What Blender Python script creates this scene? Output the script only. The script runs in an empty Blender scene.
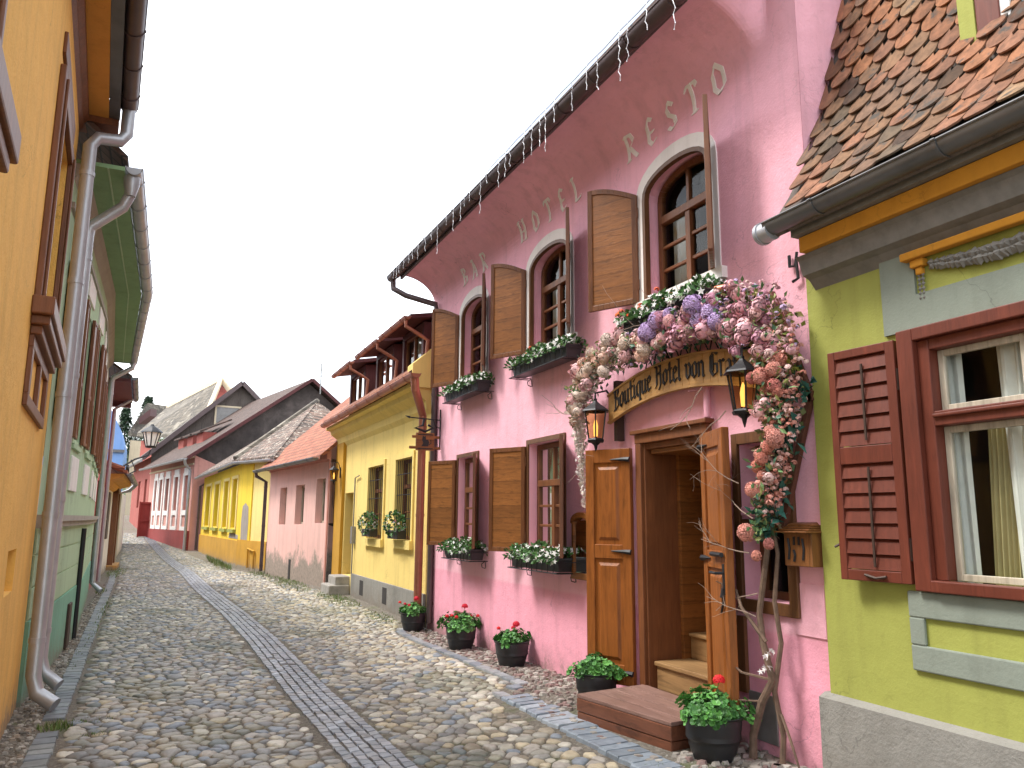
import bpy, bmesh, math, random
import numpy as np
from mathutils import Vector, Matrix
random.seed(11); rng=np.random.RandomState(5)
SC=bpy.context.scene; COL=SC.collection
R=math.radians
def rgb(*a): return tuple(a)+(1.0,)
def lerp(a,b,t): return a+(b-a)*t
def smooth(a,b,x):
    t=np.clip((np.asarray(x,float)-a)/(b-a),0,1); return t*t*(3-2*t)
# ---------------------------------------------------------------- ground height
def gz(x,y):
    z=0.11*smooth(1.6,3.3,x)*(1-smooth(6.0,11.5,y))+0.05*smooth(2.2,3.6,x)*smooth(11,14,y)*(1-smooth(24,30,y))
    z=z+0.0015*np.clip(np.asarray(y,float)-28,0,60)**2
    return z
def g(x,y): return float(gz(x,y))
# ---------------------------------------------------------------- camera (eye at 1.6 m, street runs along +Y)
F=780.;YAW=R(24.);PITCH=R(9.9);ROLL=R(.4)
fw=Vector((math.sin(YAW)*math.cos(PITCH),math.cos(YAW)*math.cos(PITCH),math.sin(PITCH)))
r0=Vector((math.cos(YAW),-math.sin(YAW),0)); u0=r0.cross(fw)
Rv=r0*math.cos(ROLL)+u0*math.sin(ROLL); Uv=u0*math.cos(ROLL)-r0*math.sin(ROLL)
cd=bpy.data.cameras.new('camera'); cam=bpy.data.objects.new('camera',cd); COL.objects.link(cam)
cam.matrix_world=Matrix(((Rv.x,Uv.x,-fw.x,0),(Rv.y,Uv.y,-fw.y,0),(Rv.z,Uv.z,-fw.z,1.6),(0,0,0,1)))
cd.sensor_width=36; cd.lens=F/1024*36; cd.clip_start=.05; cd.clip_end=3000
SC.camera=cam
# ---------------------------------------------------------------- mesh builder
ROOT={}
class MB:
    def __init__(s): s.v=[];s.f=[];s.c=[]
    def add(s,vs,fs,col=None):
        n=len(s.v); s.v.extend([tuple(map(float,p)) for p in vs]); s.f.extend([tuple(i+n for i in f) for f in fs]); s.c.extend([col or (1,1,1)]*len(fs)); return s
    def box(s,x0,x1,y0,y1,z0,z1,col=None):
        return s.hexa([(x0,y0,z0),(x1,y0,z0),(x1,y1,z0),(x0,y1,z0)],[(x0,y0,z1),(x1,y0,z1),(x1,y1,z1),(x0,y1,z1)],col)
    def hexa(s,b,t,col=None):
        return s.add(list(b)+list(t),[(3,2,1,0),(4,5,6,7),(0,1,5,4),(1,2,6,5),(2,3,7,6),(3,0,4,7)],col)
    def obox(s,c,ax,ay,az,col=None):   # centre and three half-axis vectors
        c,ax,ay,az=map(Vector,(c,ax,ay,az))
        b=[c-ax-ay-az,c+ax-ay-az,c+ax+ay-az,c-ax+ay-az]; t=[p+2*az for p in b]
        return s.hexa(b,t,col)
    def beam(s,p,q,w,h,up=(0,0,1),col=None):
        p,q=Vector(p),Vector(q); d=(q-p); L=d.length; d.normalize(); sd=d.cross(Vector(up))
        if sd.length<1e-4: sd=d.cross(Vector((1,0,0)))
        sd.normalize(); u=sd.cross(d)
        return s.obox((p+q)/2,d*L/2,sd*w/2,u*h/2,col)
    def tube(s,path,r,n=8,col=None,cap=True):
        path=[Vector(p) for p in path]; m=len(path); rs=r if isinstance(r,(list,tuple)) else [r]*m
        vs=[];prev=None
        for i,p in enumerate(path):
            d=(path[min(i+1,m-1)]-path[max(i-1,0)]).normalized()
            if prev is None:
                a=d.cross(Vector((0,0,1)));
                if a.length<.05: a=d.cross(Vector((1,0,0)))
            else: a=prev-d*prev.dot(d)
            a.normalize(); prev=a; b=d.cross(a)
            for k in range(n):
                t=2*math.pi*k/n; vs.append(p+(a*math.cos(t)+b*math.sin(t))*rs[i])
        fs=[(i*n+k,i*n+(k+1)%n,(i+1)*n+(k+1)%n,(i+1)*n+k) for i in range(m-1) for k in range(n)]
        if cap: fs+=[tuple(range(n-1,-1,-1)),tuple((m-1)*n+k for k in range(n))]
        return s.add(vs,fs,col)
    def lathe(s,c,prof,n=16,col=None,sy=1.0):
        c=Vector(c); vs=[];
        for r,z in prof:
            for k in range(n):
                t=2*math.pi*k/n; vs.append(c+Vector((r*math.cos(t),r*math.sin(t)*sy,z)))
        m=len(prof)
        fs=[(i*n+k,i*n+(k+1)%n,(i+1)*n+(k+1)%n,(i+1)*n+k) for i in range(m-1) for k in range(n)]
        fs+=[tuple(range(n-1,-1,-1)),tuple((m-1)*n+k for k in range(n))]
        return s.add(vs,fs,col)
    def extr(s,poly,d,col=None):      # closed 3D polygon pushed along d
        d=Vector(d); p=[Vector(q) for q in poly]; n=len(p)
        fs=[tuple(range(n-1,-1,-1)),tuple(range(n,2*n))]+[(i,(i+1)%n,n+(i+1)%n,n+i) for i in range(n)]
        return s.add(p+[q+d for q in p],fs,col)
    def sheet(s,a,b,th,col=None):     # strip between two polylines with a thickness vector
        a=[Vector(p) for p in a]; b=[Vector(p) for p in b]; th=Vector(th)
        for i in range(len(a)-1):
            s.hexa([a[i],a[i+1],b[i+1],b[i]],[a[i]+th,a[i+1]+th,b[i+1]+th,b[i]+th],col)
        return s
    def half(s,p,q,r,th=.006,n=10,col=None):  # half round gutter open upwards
        p,q=Vector(p),Vector(q); d=(q-p).normalized(); sd=d.cross(Vector((0,0,1))).normalized()
        def ring(c,rr): return [c+sd*math.cos(math.pi+math.pi*k/n)*rr+Vector((0,0,1))*math.sin(math.pi+math.pi*k/n)*rr for k in range(n+1)]
        o0,o1,i0,i1=ring(p,r),ring(q,r),ring(p,r-th),ring(q,r-th); m=n+1
        vs=o0+o1+i0+i1; fs=[]
        for k in range(n): fs+=[(k,k+1,m+k+1,m+k),(2*m+k,3*m+k,3*m+k+1,2*m+k+1),(k,2*m+k,2*m+k+1,k+1),(m+k,m+k+1,3*m+k+1,3*m+k)]
        fs+=[(0,m,3*m,2*m),(n,2*m+n,3*m+n,m+n)]
        s.add(vs,fs,col); s.tube([o0[0],o1[0]],.008,6,col); s.tube([o0[-1],o1[-1]],.008,6,col); return s
    def build(s,name,mat,parent=None,smooth=False,bevel=0,base=None):
        me=bpy.data.meshes.new(name); o=bpy.data.objects.new(name,me); COL.objects.link(o)
        r=parent
        while r is not None and r.parent is not None: r=r.parent
        off=Vector(base) if base is not None else (ROOT.get(r.name,Vector((0,0,0))) if r is not None else Vector((0,0,0)))
        me.from_pydata([(x-off.x,y-off.y,z-off.z) for x,y,z in s.v],[],s.f)
        if any(c!=(1,1,1) for c in s.c):
            at=me.color_attributes.new('Col','FLOAT_COLOR','CORNER')
            arr=np.empty((len(me.loops),4),np.float32); arr[:,3]=1
            k=0
            for f,c in zip(s.f,s.c):
                arr[k:k+len(f),:3]=c; k+=len(f)
            at.data.foreach_set('color',arr.ravel())
        if smooth:
            me.shade_smooth()
            try: me.set_sharp_from_angle(angle=R(38))
            except Exception: pass
        if len(s.f)<2500:
            bm=bmesh.new(); bm.from_mesh(me); bmesh.ops.recalc_face_normals(bm,faces=[f for f in bm.faces]); bm.to_mesh(me); bm.free()
        me.materials.append(mat)
        if bevel:
            b=o.modifiers.new('bevel','BEVEL'); b.width=bevel; b.segments=2; b.limit_method='ANGLE'; b.angle_limit=R(50)
        if base is not None: o.location=base
        if parent is not None: o.parent=parent
        return o
def thing(name,label,cat,loc,group=None):
    o=bpy.data.objects.new(name,None); COL.objects.link(o); o.location=loc; o.empty_display_size=.2
    ROOT[o.name]=Vector(loc); o['label']=label; o['category']=cat
    if group: o['group']=group
    return o
def tag(o,label,cat,group=None,kind=None):
    o['label']=label; o['category']=cat
    if group: o['group']=group
    if kind: o['kind']=kind
    return o
# ---------------------------------------------------------------- materials
M={}
def newmat(name):
    m=bpy.data.materials.new(name); m.use_nodes=True; nt=m.node_tree; b=nt.nodes['Principled BSDF']; M[name]=m
    return m,nt,b
def N(nt,t,**k):
    n=nt.nodes.new(t)
    for a,v in k.items():
        if a.startswith('i_'): n.inputs[a[2:].replace('_',' ')].default_value=v
        else: setattr(n,a,v)
    return n
def ramp(nt,src,stops):
    r=nt.nodes.new('ShaderNodeValToRGB'); e=r.color_ramp.elements
    while len(e)<len(stops): e.new(.5)
    for i,(p,c) in enumerate(stops): e[i].position=p; e[i].color=c if len(c)==4 else tuple(c)+(1,)
    nt.links.new(src,r.inputs[0]); return r.outputs[0]
def mixc(nt,fac,a,b,mode='MIX'):
    m=nt.nodes.new('ShaderNodeMix'); m.data_type='RGBA'; m.blend_type=mode
    for s,v in ((0,fac),(6,a),(7,b)):
        if hasattr(v,'links') or hasattr(v,'is_linked'): nt.links.new(v,m.inputs[s])
        elif s==0: m.inputs[0].default_value=v
        else: m.inputs[s].default_value=v if len(v)==4 else tuple(v)+(1,)
    return m.outputs[2]
def noise(nt,vec,sc,det=5,rough=.6,dist=0):
    n=N(nt,'ShaderNodeTexNoise'); n.inputs['Scale'].default_value=sc; n.inputs['Detail'].default_value=det; n.inputs['Roughness'].default_value=rough; n.inputs['Distortion'].default_value=dist
    if vec is not None: nt.links.new(vec,n.inputs['Vector'])
    return n.outputs['Fac']
def mapv(nt,sc=(1,1,1),rot=(0,0,0),coord='Object',loc=(0,0,0)):
    t=nt.nodes.new('ShaderNodeTexCoord'); m=nt.nodes.new('ShaderNodeMapping'); m.inputs['Scale'].default_value=sc; m.inputs['Rotation'].default_value=rot; m.inputs['Location'].default_value=loc
    if coord=='World':
        gm=nt.nodes.new('ShaderNodeNewGeometry'); nt.links.new(gm.outputs['Position'],m.inputs[0])
    else: nt.links.new(t.outputs[coord],m.inputs[0])
    return m.outputs[0]
def bump(nt,b,h,st=.3,d=.01):
    n=nt.nodes.new('ShaderNodeBump'); n.inputs['Strength'].default_value=st; n.inputs['Distance'].default_value=d
    nt.links.new(h,n.inputs['Height']); nt.links.new(n.outputs[0],b.inputs['Normal'])
def mul(c,k): return tuple(x*k for x in c)
def plaster(name,c,dark=.82,light=1.08,rough=.9,scale=1.0,bs=.35,stain=None,stz=None,stcol=(.25,.22,.18),dado=None):
    m,nt,b=newmat(name); v=mapv(nt,coord='World')
    n1=noise(nt,v,.9*scale,6,.65,.4); n2=noise(nt,v,14*scale,6,.7)
    col=ramp(nt,n1,[(.3,mul(c,dark)),(.52,c),(.75,tuple(min(1,x*light) for x in c))])
    sp=ramp(nt,n2,[(.25,(.74,.73,.72)),(.42,(.96,.96,.96)),(.8,(1.0,1.0,1.0))])
    col=mixc(nt,.6,col,sp,'MULTIPLY')
    vs=mapv(nt,(6,6,.5),coord='World'); n3=noise(nt,vs,1.0,4,.6)
    col=mixc(nt,.6,col,ramp(nt,n3,[(.30,(.78,.77,.76)),(.50,(1,1,1))]),'MULTIPLY')
    # splashed dirt low on the wall and a few worn blotches
    ge=nt.nodes.new('ShaderNodeNewGeometry'); se=nt.nodes.new('ShaderNodeSeparateXYZ'); nt.links.new(ge.outputs['Position'],se.inputs[0])
    ma=nt.nodes.new('ShaderNodeMath'); ma.operation='MULTIPLY_ADD'; nt.links.new(noise(nt,v,5,7,.75),ma.inputs[0]); ma.inputs[1].default_value=.9; nt.links.new(se.outputs[2],ma.inputs[2])
    col=mixc(nt,ramp(nt,ma.outputs[0],[(.50,(.75,.75,.75)),(.62,(.25,.25,.25)),(.85,(0,0,0))]),col,(.20,.165,.13))
    vb=mapv(nt,(1,1,1),loc=(3.1,1.7,9.2),coord='World'); wb=noise(nt,vb,1.9,8,.72,.8)
    col=mixc(nt,ramp(nt,wb,[(.66,(0,0,0)),(.72,(.22,.22,.22))]),col,mul(c,.55))
    col=mixc(nt,ramp(nt,wb,[(.28,(.4,.4,.4)),(.34,(0,0,0))]),col,tuple(min(.85,x*1.15+.06) for x in c))
    # hairline cracks in a few places
    wv=nt.nodes.new('ShaderNodeVectorMath'); wv.operation='ADD'; cn=nt.nodes.new('ShaderNodeTexNoise'); cn.inputs['Scale'].default_value=2.5; cn.inputs['Detail'].default_value=6; nt.links.new(v,cn.inputs['Vector']); nt.links.new(v,wv.inputs[0]); nt.links.new(cn.outputs['Color'],wv.inputs[1])
    vo=nt.nodes.new('ShaderNodeTexVoronoi'); vo.feature='DISTANCE_TO_EDGE'; vo.inputs['Scale'].default_value=.8; nt.links.new(wv.outputs[0],vo.inputs['Vector'])
    ck=ramp(nt,vo.outputs['Distance'],[(0,(.55,.55,.55)),(.0045,(0,0,0))]); ckm=mixc(nt,1.0,ck,ramp(nt,noise(nt,vb,.7,2,.5),[(.5,(0,0,0)),(.6,(1,1,1))]),'MULTIPLY')
    col=mixc(nt,ckm,col,mul(c,.35))
    if stz:   # weathered band near the ground: noise edged
        gm=nt.nodes.new('ShaderNodeSeparateXYZ'); geo=nt.nodes.new('ShaderNodeNewGeometry'); nt.links.new(geo.outputs['Position'],gm.inputs[0])
        a=nt.nodes.new('ShaderNodeMath'); a.operation='MULTIPLY_ADD'; nt.links.new(noise(nt,v,1.7,6,.7),a.inputs[0]); a.inputs[1].default_value=stz*1.6; nt.links.new(gm.outputs[2],a.inputs[2])
        fac=ramp(nt,a.outputs[0],[(min(.99,stz*1.35/4),(1,1,1)),(min(1,stz*1.6/4),(0,0,0))])
        d=nt.nodes.new('ShaderNodeMath'); d.operation='DIVIDE'; nt.links.new(a.outputs[0],d.inputs[0]); d.inputs[1].default_value=4
        nt.links.new(d.outputs[0],fac.node.inputs[0])
        sc=ramp(nt,n2,[(.3,mul(stcol,.6)),(.6,stcol),(.8,mul(stcol,1.3))])
        col=mixc(nt,fac,col,sc)
    if dado:   # a deeper painted band along the foot of the wall, hand painted edge
        g2=nt.nodes.new('ShaderNodeNewGeometry'); s2=nt.nodes.new('ShaderNodeSeparateXYZ'); nt.links.new(g2.outputs['Position'],s2.inputs[0])
        a2=nt.nodes.new('ShaderNodeMath'); a2.operation='MULTIPLY_ADD'; nt.links.new(noise(nt,v,.8,3,.5),a2.inputs[0]); a2.inputs[1].default_value=.06; nt.links.new(s2.outputs[2],a2.inputs[2])
        d2=nt.nodes.new('ShaderNodeMath'); d2.operation='DIVIDE'; nt.links.new(a2.outputs[0],d2.inputs[0]); d2.inputs[1].default_value=4
        col=mixc(nt,ramp(nt,d2.outputs[0],[(dado[0]/4-.002,(1,1,1)),(dado[0]/4+.004,(0,0,0))]),col,mixc(nt,1.0,col,dado[1],'MULTIPLY'))
    nt.links.new(col,b.inputs['Base Color']); b.inputs['Roughness'].default_value=rough
    h=nt.nodes.new('ShaderNodeMath'); h.operation='ADD'; nt.links.new(noise(nt,v,5,6,.6),h.inputs[0])
    hh=nt.nodes.new('ShaderNodeMath'); hh.operation='MULTIPLY'; nt.links.new(noise(nt,v,60,3,.6),hh.inputs[0]); hh.inputs[1].default_value=.25
    nt.links.new(hh.outputs[0],h.inputs[1]); bump(nt,b,h.outputs[0],bs,.02); return m
def wood(name,c,axis='z',rough=.45,contrast=.55,scale=1.0,spec=.4):
    m,nt,b=newmat(name)
    s={'z':(9,9,.9),'y':(9,.9,9),'h':(2.2,2.2,16),'x':(.9,9,9)}[axis]
    v=mapv(nt,tuple(x*scale for x in s)); 
    n1=noise(nt,v,1.6,8,.65,1.5); n2=noise(nt,v,7,4,.6,.3)
    col=ramp(nt,n1,[(.25,mul(c,1-contrast)),(.45,mul(c,.85)),(.6,c),(.8,mul(c,1.35))])
    col=mixc(nt,.5,col,ramp(nt,n2,[(.3,(.62,.58,.55)),(.5,(1,1,1))]),'MULTIPLY')
    v3=mapv(nt); col=mixc(nt,.6,col,ramp(nt,noise(nt,v3,2.2,3,.6),[(.3,(.66,.62,.6)),(.6,(1,1,1))]),'MULTIPLY')
    hsrc=n1
    if axis=='h':   # horizontal boards with dark seams
        sp_=nt.nodes.new('ShaderNodeSeparateXYZ'); tcc=nt.nodes.new('ShaderNodeTexCoord'); nt.links.new(tcc.outputs['Object'],sp_.inputs[0])
        f1=nt.nodes.new('ShaderNodeMath'); f1.operation='MULTIPLY_ADD'; f1.inputs[1].default_value=7.3; nt.links.new(sp_.outputs[2],f1.inputs[0])
        f0=nt.nodes.new('ShaderNodeMath'); f0.operation='MULTIPLY'; f0.inputs[1].default_value=.25; nt.links.new(n2,f0.inputs[0]); nt.links.new(f0.outputs[0],f1.inputs[2])
        f2=nt.nodes.new('ShaderNodeMath'); f2.operation='FRACT'; nt.links.new(f1.outputs[0],f2.inputs[0])
        seam=ramp(nt,f2.outputs[0],[(.0,(.38,.36,.34)),(.05,(1,1,1)),(.9,(.86,.84,.82)),(1,(.5,.48,.46))])
        col=mixc(nt,.75,col,seam,'MULTIPLY')
        fl=nt.nodes.new('ShaderNodeMath'); fl.operation='FLOOR'; nt.links.new(f1.outputs[0],fl.inputs[0]); wn=nt.nodes.new('ShaderNodeTexWhiteNoise'); wn.noise_dimensions='1D'; nt.links.new(fl.outputs[0],wn.inputs['W'])
        col=mixc(nt,.7,col,ramp(nt,wn.outputs['Value'],[(0,(.72,.70,.68)),(1,(1.15,1.12,1.08))]),'MULTIPLY')
    nt.links.new(col,b.inputs['Base Color']); b.inputs['Roughness'].default_value=rough; b.inputs['Specular IOR Level'].default_value=spec
    bump(nt,b,n1,.35,.006); return m
def plain(name,c,rough=.6,metal=0,var=.25,sc=6,bs=.15,spec=.5,coat=0):
    m,nt,b=newmat(name); v=mapv(nt,coord='World'); n=noise(nt,v,sc,6,.65)
    nt.links.new(ramp(nt,n,[(.3,mul(c,1-var)),(.55,c),(.8,tuple(min(1,x*(1+var*.6)) for x in c))]),b.inputs['Base Color'])
    b.inputs['Roughness'].default_value=rough; b.inputs['Metallic'].default_value=metal; b.inputs['Specular IOR Level'].default_value=spec
    if bs: bump(nt,b,noise(nt,v,sc*4,4,.6),bs,.004)
    return m
def attr(name,rough=.6,var=.3,sc=25,bs=.2,sub=0,trans=0,spec=.35,mott=None):
    m,nt,b=newmat(name); a=N(nt,'ShaderNodeVertexColor'); a.layer_name='Col'; v=mapv(nt,coord='World')
    n=noise(nt,v,sc,5,.65)
    col=mixc(nt,1.0,a.outputs[0],ramp(nt,n,[(.25,(1-var,)*3),(.6,(1,1,1)),(.85,(1+var*.4,)*3)]),'MULTIPLY')
    if mott: col=mixc(nt,ramp(nt,noise(nt,v,mott[0],4,.7),[(mott[1],(0,0,0)),(mott[1]+.1,(1,1,1))]),col,mott[2])
    nt.links.new(col,b.inputs['Base Color']); b.inputs['Roughness'].default_value=rough; b.inputs['Specular IOR Level'].default_value=spec
    if trans: b.inputs['Subsurface Weight'].default_value=trans; b.inputs['Subsurface Radius'].default_value=(.02,.02,.01); b.inputs['Subsurface Scale'].default_value=.3
    if bs: bump(nt,b,n,bs,.004)
    return m
def tiles(name,c1,c2,mortar,w=.2,h=.16,rot=0,bs=.9,rough=.85,mot=None):
    m,nt,b=newmat(name)
    geo=nt.nodes.new('ShaderNodeNewGeometry'); sp=nt.nodes.new('ShaderNodeSeparateXYZ'); nt.links.new(geo.outputs['Position'],sp.inputs[0])
    cb=nt.nodes.new('ShaderNodeCombineXYZ')
    a=nt.nodes.new('ShaderNodeMath'); a.operation='MULTIPLY_ADD'; nt.links.new(sp.outputs[0],a.inputs[0]); a.inputs[1].default_value=rot; nt.links.new(sp.outputs[1],a.inputs[2])
    z=nt.nodes.new('ShaderNodeMath'); z.operation='MULTIPLY'; nt.links.new(sp.outputs[2],z.inputs[0]); z.inputs[1].default_value=1.6
    nt.links.new(a.outputs[0],cb.inputs[0]); nt.links.new(z.outputs[0],cb.inputs[1])
    br=nt.nodes.new('ShaderNodeTexBrick'); nt.links.new(cb.outputs[0],br.inputs['Vector'])
    br.inputs['Color1'].default_value=c1+(1,); br.inputs['Color2'].default_value=c2+(1,); br.inputs['Mortar'].default_value=mortar+(1,)
    br.inputs['Scale'].default_value=1; br.inputs['Brick Width'].default_value=w; br.inputs['Row Height'].default_value=h; br.inputs['Mortar Size'].default_value=.018; br.inputs['Mortar Smooth'].default_value=.4; br.inputs['Bias'].default_value=-.1
    v=mapv(nt,coord='World'); col=mixc(nt,.8,br.outputs[0],ramp(nt,noise(nt,v,2.5,6,.7),[(.3,(.5,.48,.46)),(.6,(1,1,1)),(.8,(1.25,1.2,1.1))]),'MULTIPLY')
    if mot: col=mixc(nt,ramp(nt,noise(nt,v,mot[0],3,.8),[(mot[1],(0,0,0)),(mot[1]+.06,(1,1,1))]),col,mot[2])
    nt.links.new(col,b.inputs['Base Color']); b.inputs['Roughness'].default_value=rough; bump(nt,b,br.outputs['Fac'],-bs if False else bs,.02)
    nt.nodes['Bump'].invert=True if 'Bump' in nt.nodes else False
    return m
def glass(name,tint=(.9,.95,.95),refl=.35):
    m,nt,b=newmat(name); nt.nodes.remove(b); out=nt.nodes['Material Output']
    tr=N(nt,'ShaderNodeBsdfTransparent'); tr.inputs[0].default_value=tint+(1,); gl=N(nt,'ShaderNodeBsdfGlossy'); gl.inputs['Roughness'].default_value=.03
    lw=N(nt,'ShaderNodeLayerWeight'); lw.inputs[0].default_value=refl*.7
    v=mapv(nt,coord='World'); bn=N(nt,'ShaderNodeBump'); bn.inputs['Strength'].default_value=.12; bn.inputs['Distance'].default_value=.02; nt.links.new(noise(nt,v,2.2,2,.5),bn.inputs['Height']); nt.links.new(bn.outputs[0],gl.inputs['Normal'])
    mx=N(nt,'ShaderNodeMixShader'); nt.links.new(lw.outputs['Fresnel'],mx.inputs[0]); nt.links.new(tr.outputs[0],mx.inputs[1]); nt.links.new(gl.outputs[0],mx.inputs[2]); nt.links.new(mx.outputs[0],out.inputs[0]); return m

# ---------------------------------------------------------------- facade frame: O + u*s + n*d
class Fac:
    def __init__(s,a,b,n=None):
        s.O=Vector((a[0],a[1],0)); d=Vector((b[0]-a[0],b[1]-a[1],0)); s.L=d.length; s.u=d.normalized()
        s.n=Vector((-s.u.y,s.u.x,0)) if n is None else Vector(n)
    def p(s,t,z,d=0): return s.O+s.u*t+s.n*d+Vector((0,0,z))
    def box(s,mb,t0,t1,z0,z1,d0,d1,col=None):
        mb.hexa([s.p(t0,z0,d0),s.p(t1,z0,d0),s.p(t1,z0,d1),s.p(t0,z0,d1)],[s.p(t0,z1,d0),s.p(t1,z1,d0),s.p(t1,z1,d1),s.p(t0,z1,d1)],col)
    def quad(s,mb,t0,t1,z0,z1,d): mb.add([s.p(t0,z0,d),s.p(t1,z0,d),s.p(t1,z1,d),s.p(t0,z1,d)],[(0,1,2,3)])
    def wall(s,mb,t0,t1,z0,z1,holes,th=.3,depth=None,z0f=None):
        """wall front face with rectangular / arched holes and their reveals"""
        ts=sorted(set([t0,t1]+[h[0] for h in holes]+[h[1] for h in holes])); zs=sorted(set([z0,z1]+[h[2] for h in holes]+[h[3] for h in holes]))
        ts=[t for t in ts if t0<=t<=t1]; zs=[z for z in zs if z0<=z<=z1]
        # split long cells so world-space bumps stay smooth
        for i in range(len(ts)-1):
            for j in range(len(zs)-1):
                a,b,c,d=ts[i],ts[i+1],zs[j],zs[j+1]; m=((a+b)/2,(c+d)/2)
                if any(h[0]<m[0]<h[1] and h[2]<m[1]<h[3] for h in holes): continue
                mb.add([s.p(a,c),s.p(b,c),s.p(b,d),s.p(a,d)],[(0,1,2,3)])
        for h in holes:
            a,b,c,d=h[:4]; rise=h[4] if len(h)>4 else 0; dp=-(h[5] if len(h)>5 else (depth or th))
            if rise:
                sp=d-rise; n=14; cx=(a+b)/2; hw=(b-a)/2
                arc=[(cx-hw*math.cos(math.pi*k/n),sp+rise*math.sin(math.pi*k/n)**.8) for k in range(n+1)]
                for k in range(n):
                    p,q=arc[k],arc[k+1]
                    mb.add([s.p(p[0],p[1]),s.p(q[0],q[1]),s.p(q[0],d),s.p(p[0],d)],[(0,1,2,3)])
                    mb.add([s.p(p[0],p[1]),s.p(q[0],q[1]),s.p(q[0],q[1],dp),s.p(p[0],p[1],dp)],[(0,1,2,3)])
                top=sp
            else:
                top=d; mb.add([s.p(a,d),s.p(b,d),s.p(b,d,dp),s.p(a,d,dp)],[(0,1,2,3)])
            mb.add([s.p(a,c),s.p(b,c),s.p(b,c,dp),s.p(a,c,dp)],[(0,1,2,3)])
            for t in (a,b): mb.add([s.p(t,c),s.p(t,top),s.p(t,top,dp),s.p(t,c,dp)],[(0,1,2,3)])
def arcpts(a,b,sp,rise,n=14):
    cx=(a+b)/2; hw=(b-a)/2
    return [(cx-hw*math.cos(math.pi*k/n),sp+rise*math.sin(math.pi*k/n)**.8) for k in range(n+1)]
# ================================================================= materials
plaster('pink_plaster',(.87,.455,.54),.90,1.07,bs=.6,dado=(.92,(.97,.80,.86)))
plaster('orange_plaster',(.84,.47,.105),.88,1.05,bs=.8)
plaster('green_plaster',(.42,.56,.36),.9,1.05)
plaster('green_low_plaster',(.20,.42,.30),.82,1.1)
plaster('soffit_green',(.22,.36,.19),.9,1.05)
plaster('taupe_trim',(.38,.35,.30),.9,1.05)
plaster('olive_plaster',(.32,.335,.07),.86,1.06,rough=.8)
plaster('grey_green_trim',(.22,.25,.205),.84,1.06)
plaster('grey_plinth',(.25,.24,.215),.78,1.1,bs=.8)
plaster('yellow_plaster',(.80,.60,.19),.93,1.04)
plaster('bright_yellow_plaster',(.80,.56,.04),.92,1.05,stz=.22,stcol=(.30,.26,.18))
plaster('pale_yellow_plaster',(.80,.62,.22),.92,1.05)
plaster('ochre_low_plaster',(.55,.29,.025),.8,1.08,stz=.18,stcol=(.28,.24,.18))
plaster('pale_pink_plaster',(.74,.46,.40),.93,1.05,stz=.95,stcol=(.33,.27,.22))
plaster('salmon_plaster',(.60,.29,.24),.92,1.05)
plaster('deep_red_plaster',(.26,.035,.03),.85,1.1)
plaster('brick_red_plaster',(.36,.09,.07),.85,1.1)
plaster('crimson_plaster',(.55,.10,.12),.88,1.1)
plaster('white_plaster',(.74,.70,.66),.9,1.05)
plaster('white_surround',(.80,.76,.72),.93,1.03)
plaster('cream_trim',(.74,.62,.44),.93,1.03)
plaster('amber_trim',(.55,.24,.018),.9,1.05)
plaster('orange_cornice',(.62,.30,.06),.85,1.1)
plaster('blue_plaster',(.20,.36,.70),.92,1.05)
plaster('dark_gable',(.075,.060,.055),.5,1.9,bs=.9,scale=1.6)
plaster('bare_render',(.34,.30,.26),.75,1.15,bs=.9)
plaster('lettering_cream',(.88,.84,.79),.9,1.0)
wood('wood_shutter',(.29,.112,.028),'h',contrast=.72)
wood('wood_frame',(.19,.072,.026),'z')
wood('wood_door',(.30,.098,.02),'z',rough=.45,contrast=.65,spec=.3)
wood('wood_dark',(.16,.072,.030),'z')
wood('wood_step',(.20,.075,.04),'y',rough=.38,spec=.5,contrast=.75)
wood('wood_step_pale',(.34,.20,.085),'y',rough=.5,contrast=.65)
wood('wood_tread',(.27,.16,.13),'y',rough=.42,contrast=.7)
wood('wood_sign',(.46,.255,.085),'y',rough=.5,contrast=.35)
wood('wood_brown_paint',(.21,.075,.027),'z',rough=.5,contrast=.25)
wood('wood_mail',(.27,.11,.035),'z',contrast=.8)
wood('wood_old',(.14,.115,.10),'z',rough=.8,contrast=.7)
wood('wood_white_old',(.55,.49,.38),'z',rough=.7,contrast=.45)
wood('wood_louvre',(.23,.085,.03),'h',contrast=.4)
wood('red_paint',(.15,.034,.018),'z',rough=.5,contrast=.2)
wood('dormer_boards',(.10,.022,.022),'z',rough=.6,contrast=.35)
plain('gutter_grey',(.42,.43,.45),.42,.55,.2,3)
plain('gutter_dark',(.16,.165,.17),.4,.6,.25,3)
plain('gutter_brown',(.10,.070,.070),.45,.35,.25,3)
plain('copper',(.42,.16,.10),.4,.6,.25,4)
plain('iron_black',(.018,.018,.02),.5,.3,.2,12)
plain('iron_brown',(.06,.035,.025),.6,.3,.3,12)
plain('pot_black',(.02,.02,.022),.42,0,.3,10)
plain('soil',(.05,.035,.025),1,0,.4,30,.6)
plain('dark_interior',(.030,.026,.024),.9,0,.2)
plain('hotel_interior',(.16,.085,.04),.9,0,.2)
plain('curtain',(.75,.73,.66),.95,0,.15,4)
plain('curtain_gold',(.40,.33,.16),.95,0,.2,4)
plain('paper',(.75,.73,.68),.7,0,.12,20)
plain('metal_grey',(.28,.27,.26),.5,.5,.2)
plain('pvc_pink',(.70,.34,.42),.5,0,.1)
plain('white_metal',(.72,.72,.70),.5,0,.12)
plain('strand_white',(.75,.76,.80),.4,0,.05,bs=0)
plain('bark',(.17,.11,.075),.9,0,.4,18,.8)
plain('twig',(.30,.22,.17),.85,0,.3,20,.4)
plain('trellis_wood',(.15,.055,.03),.7,0,.3,20,.4)
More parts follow.
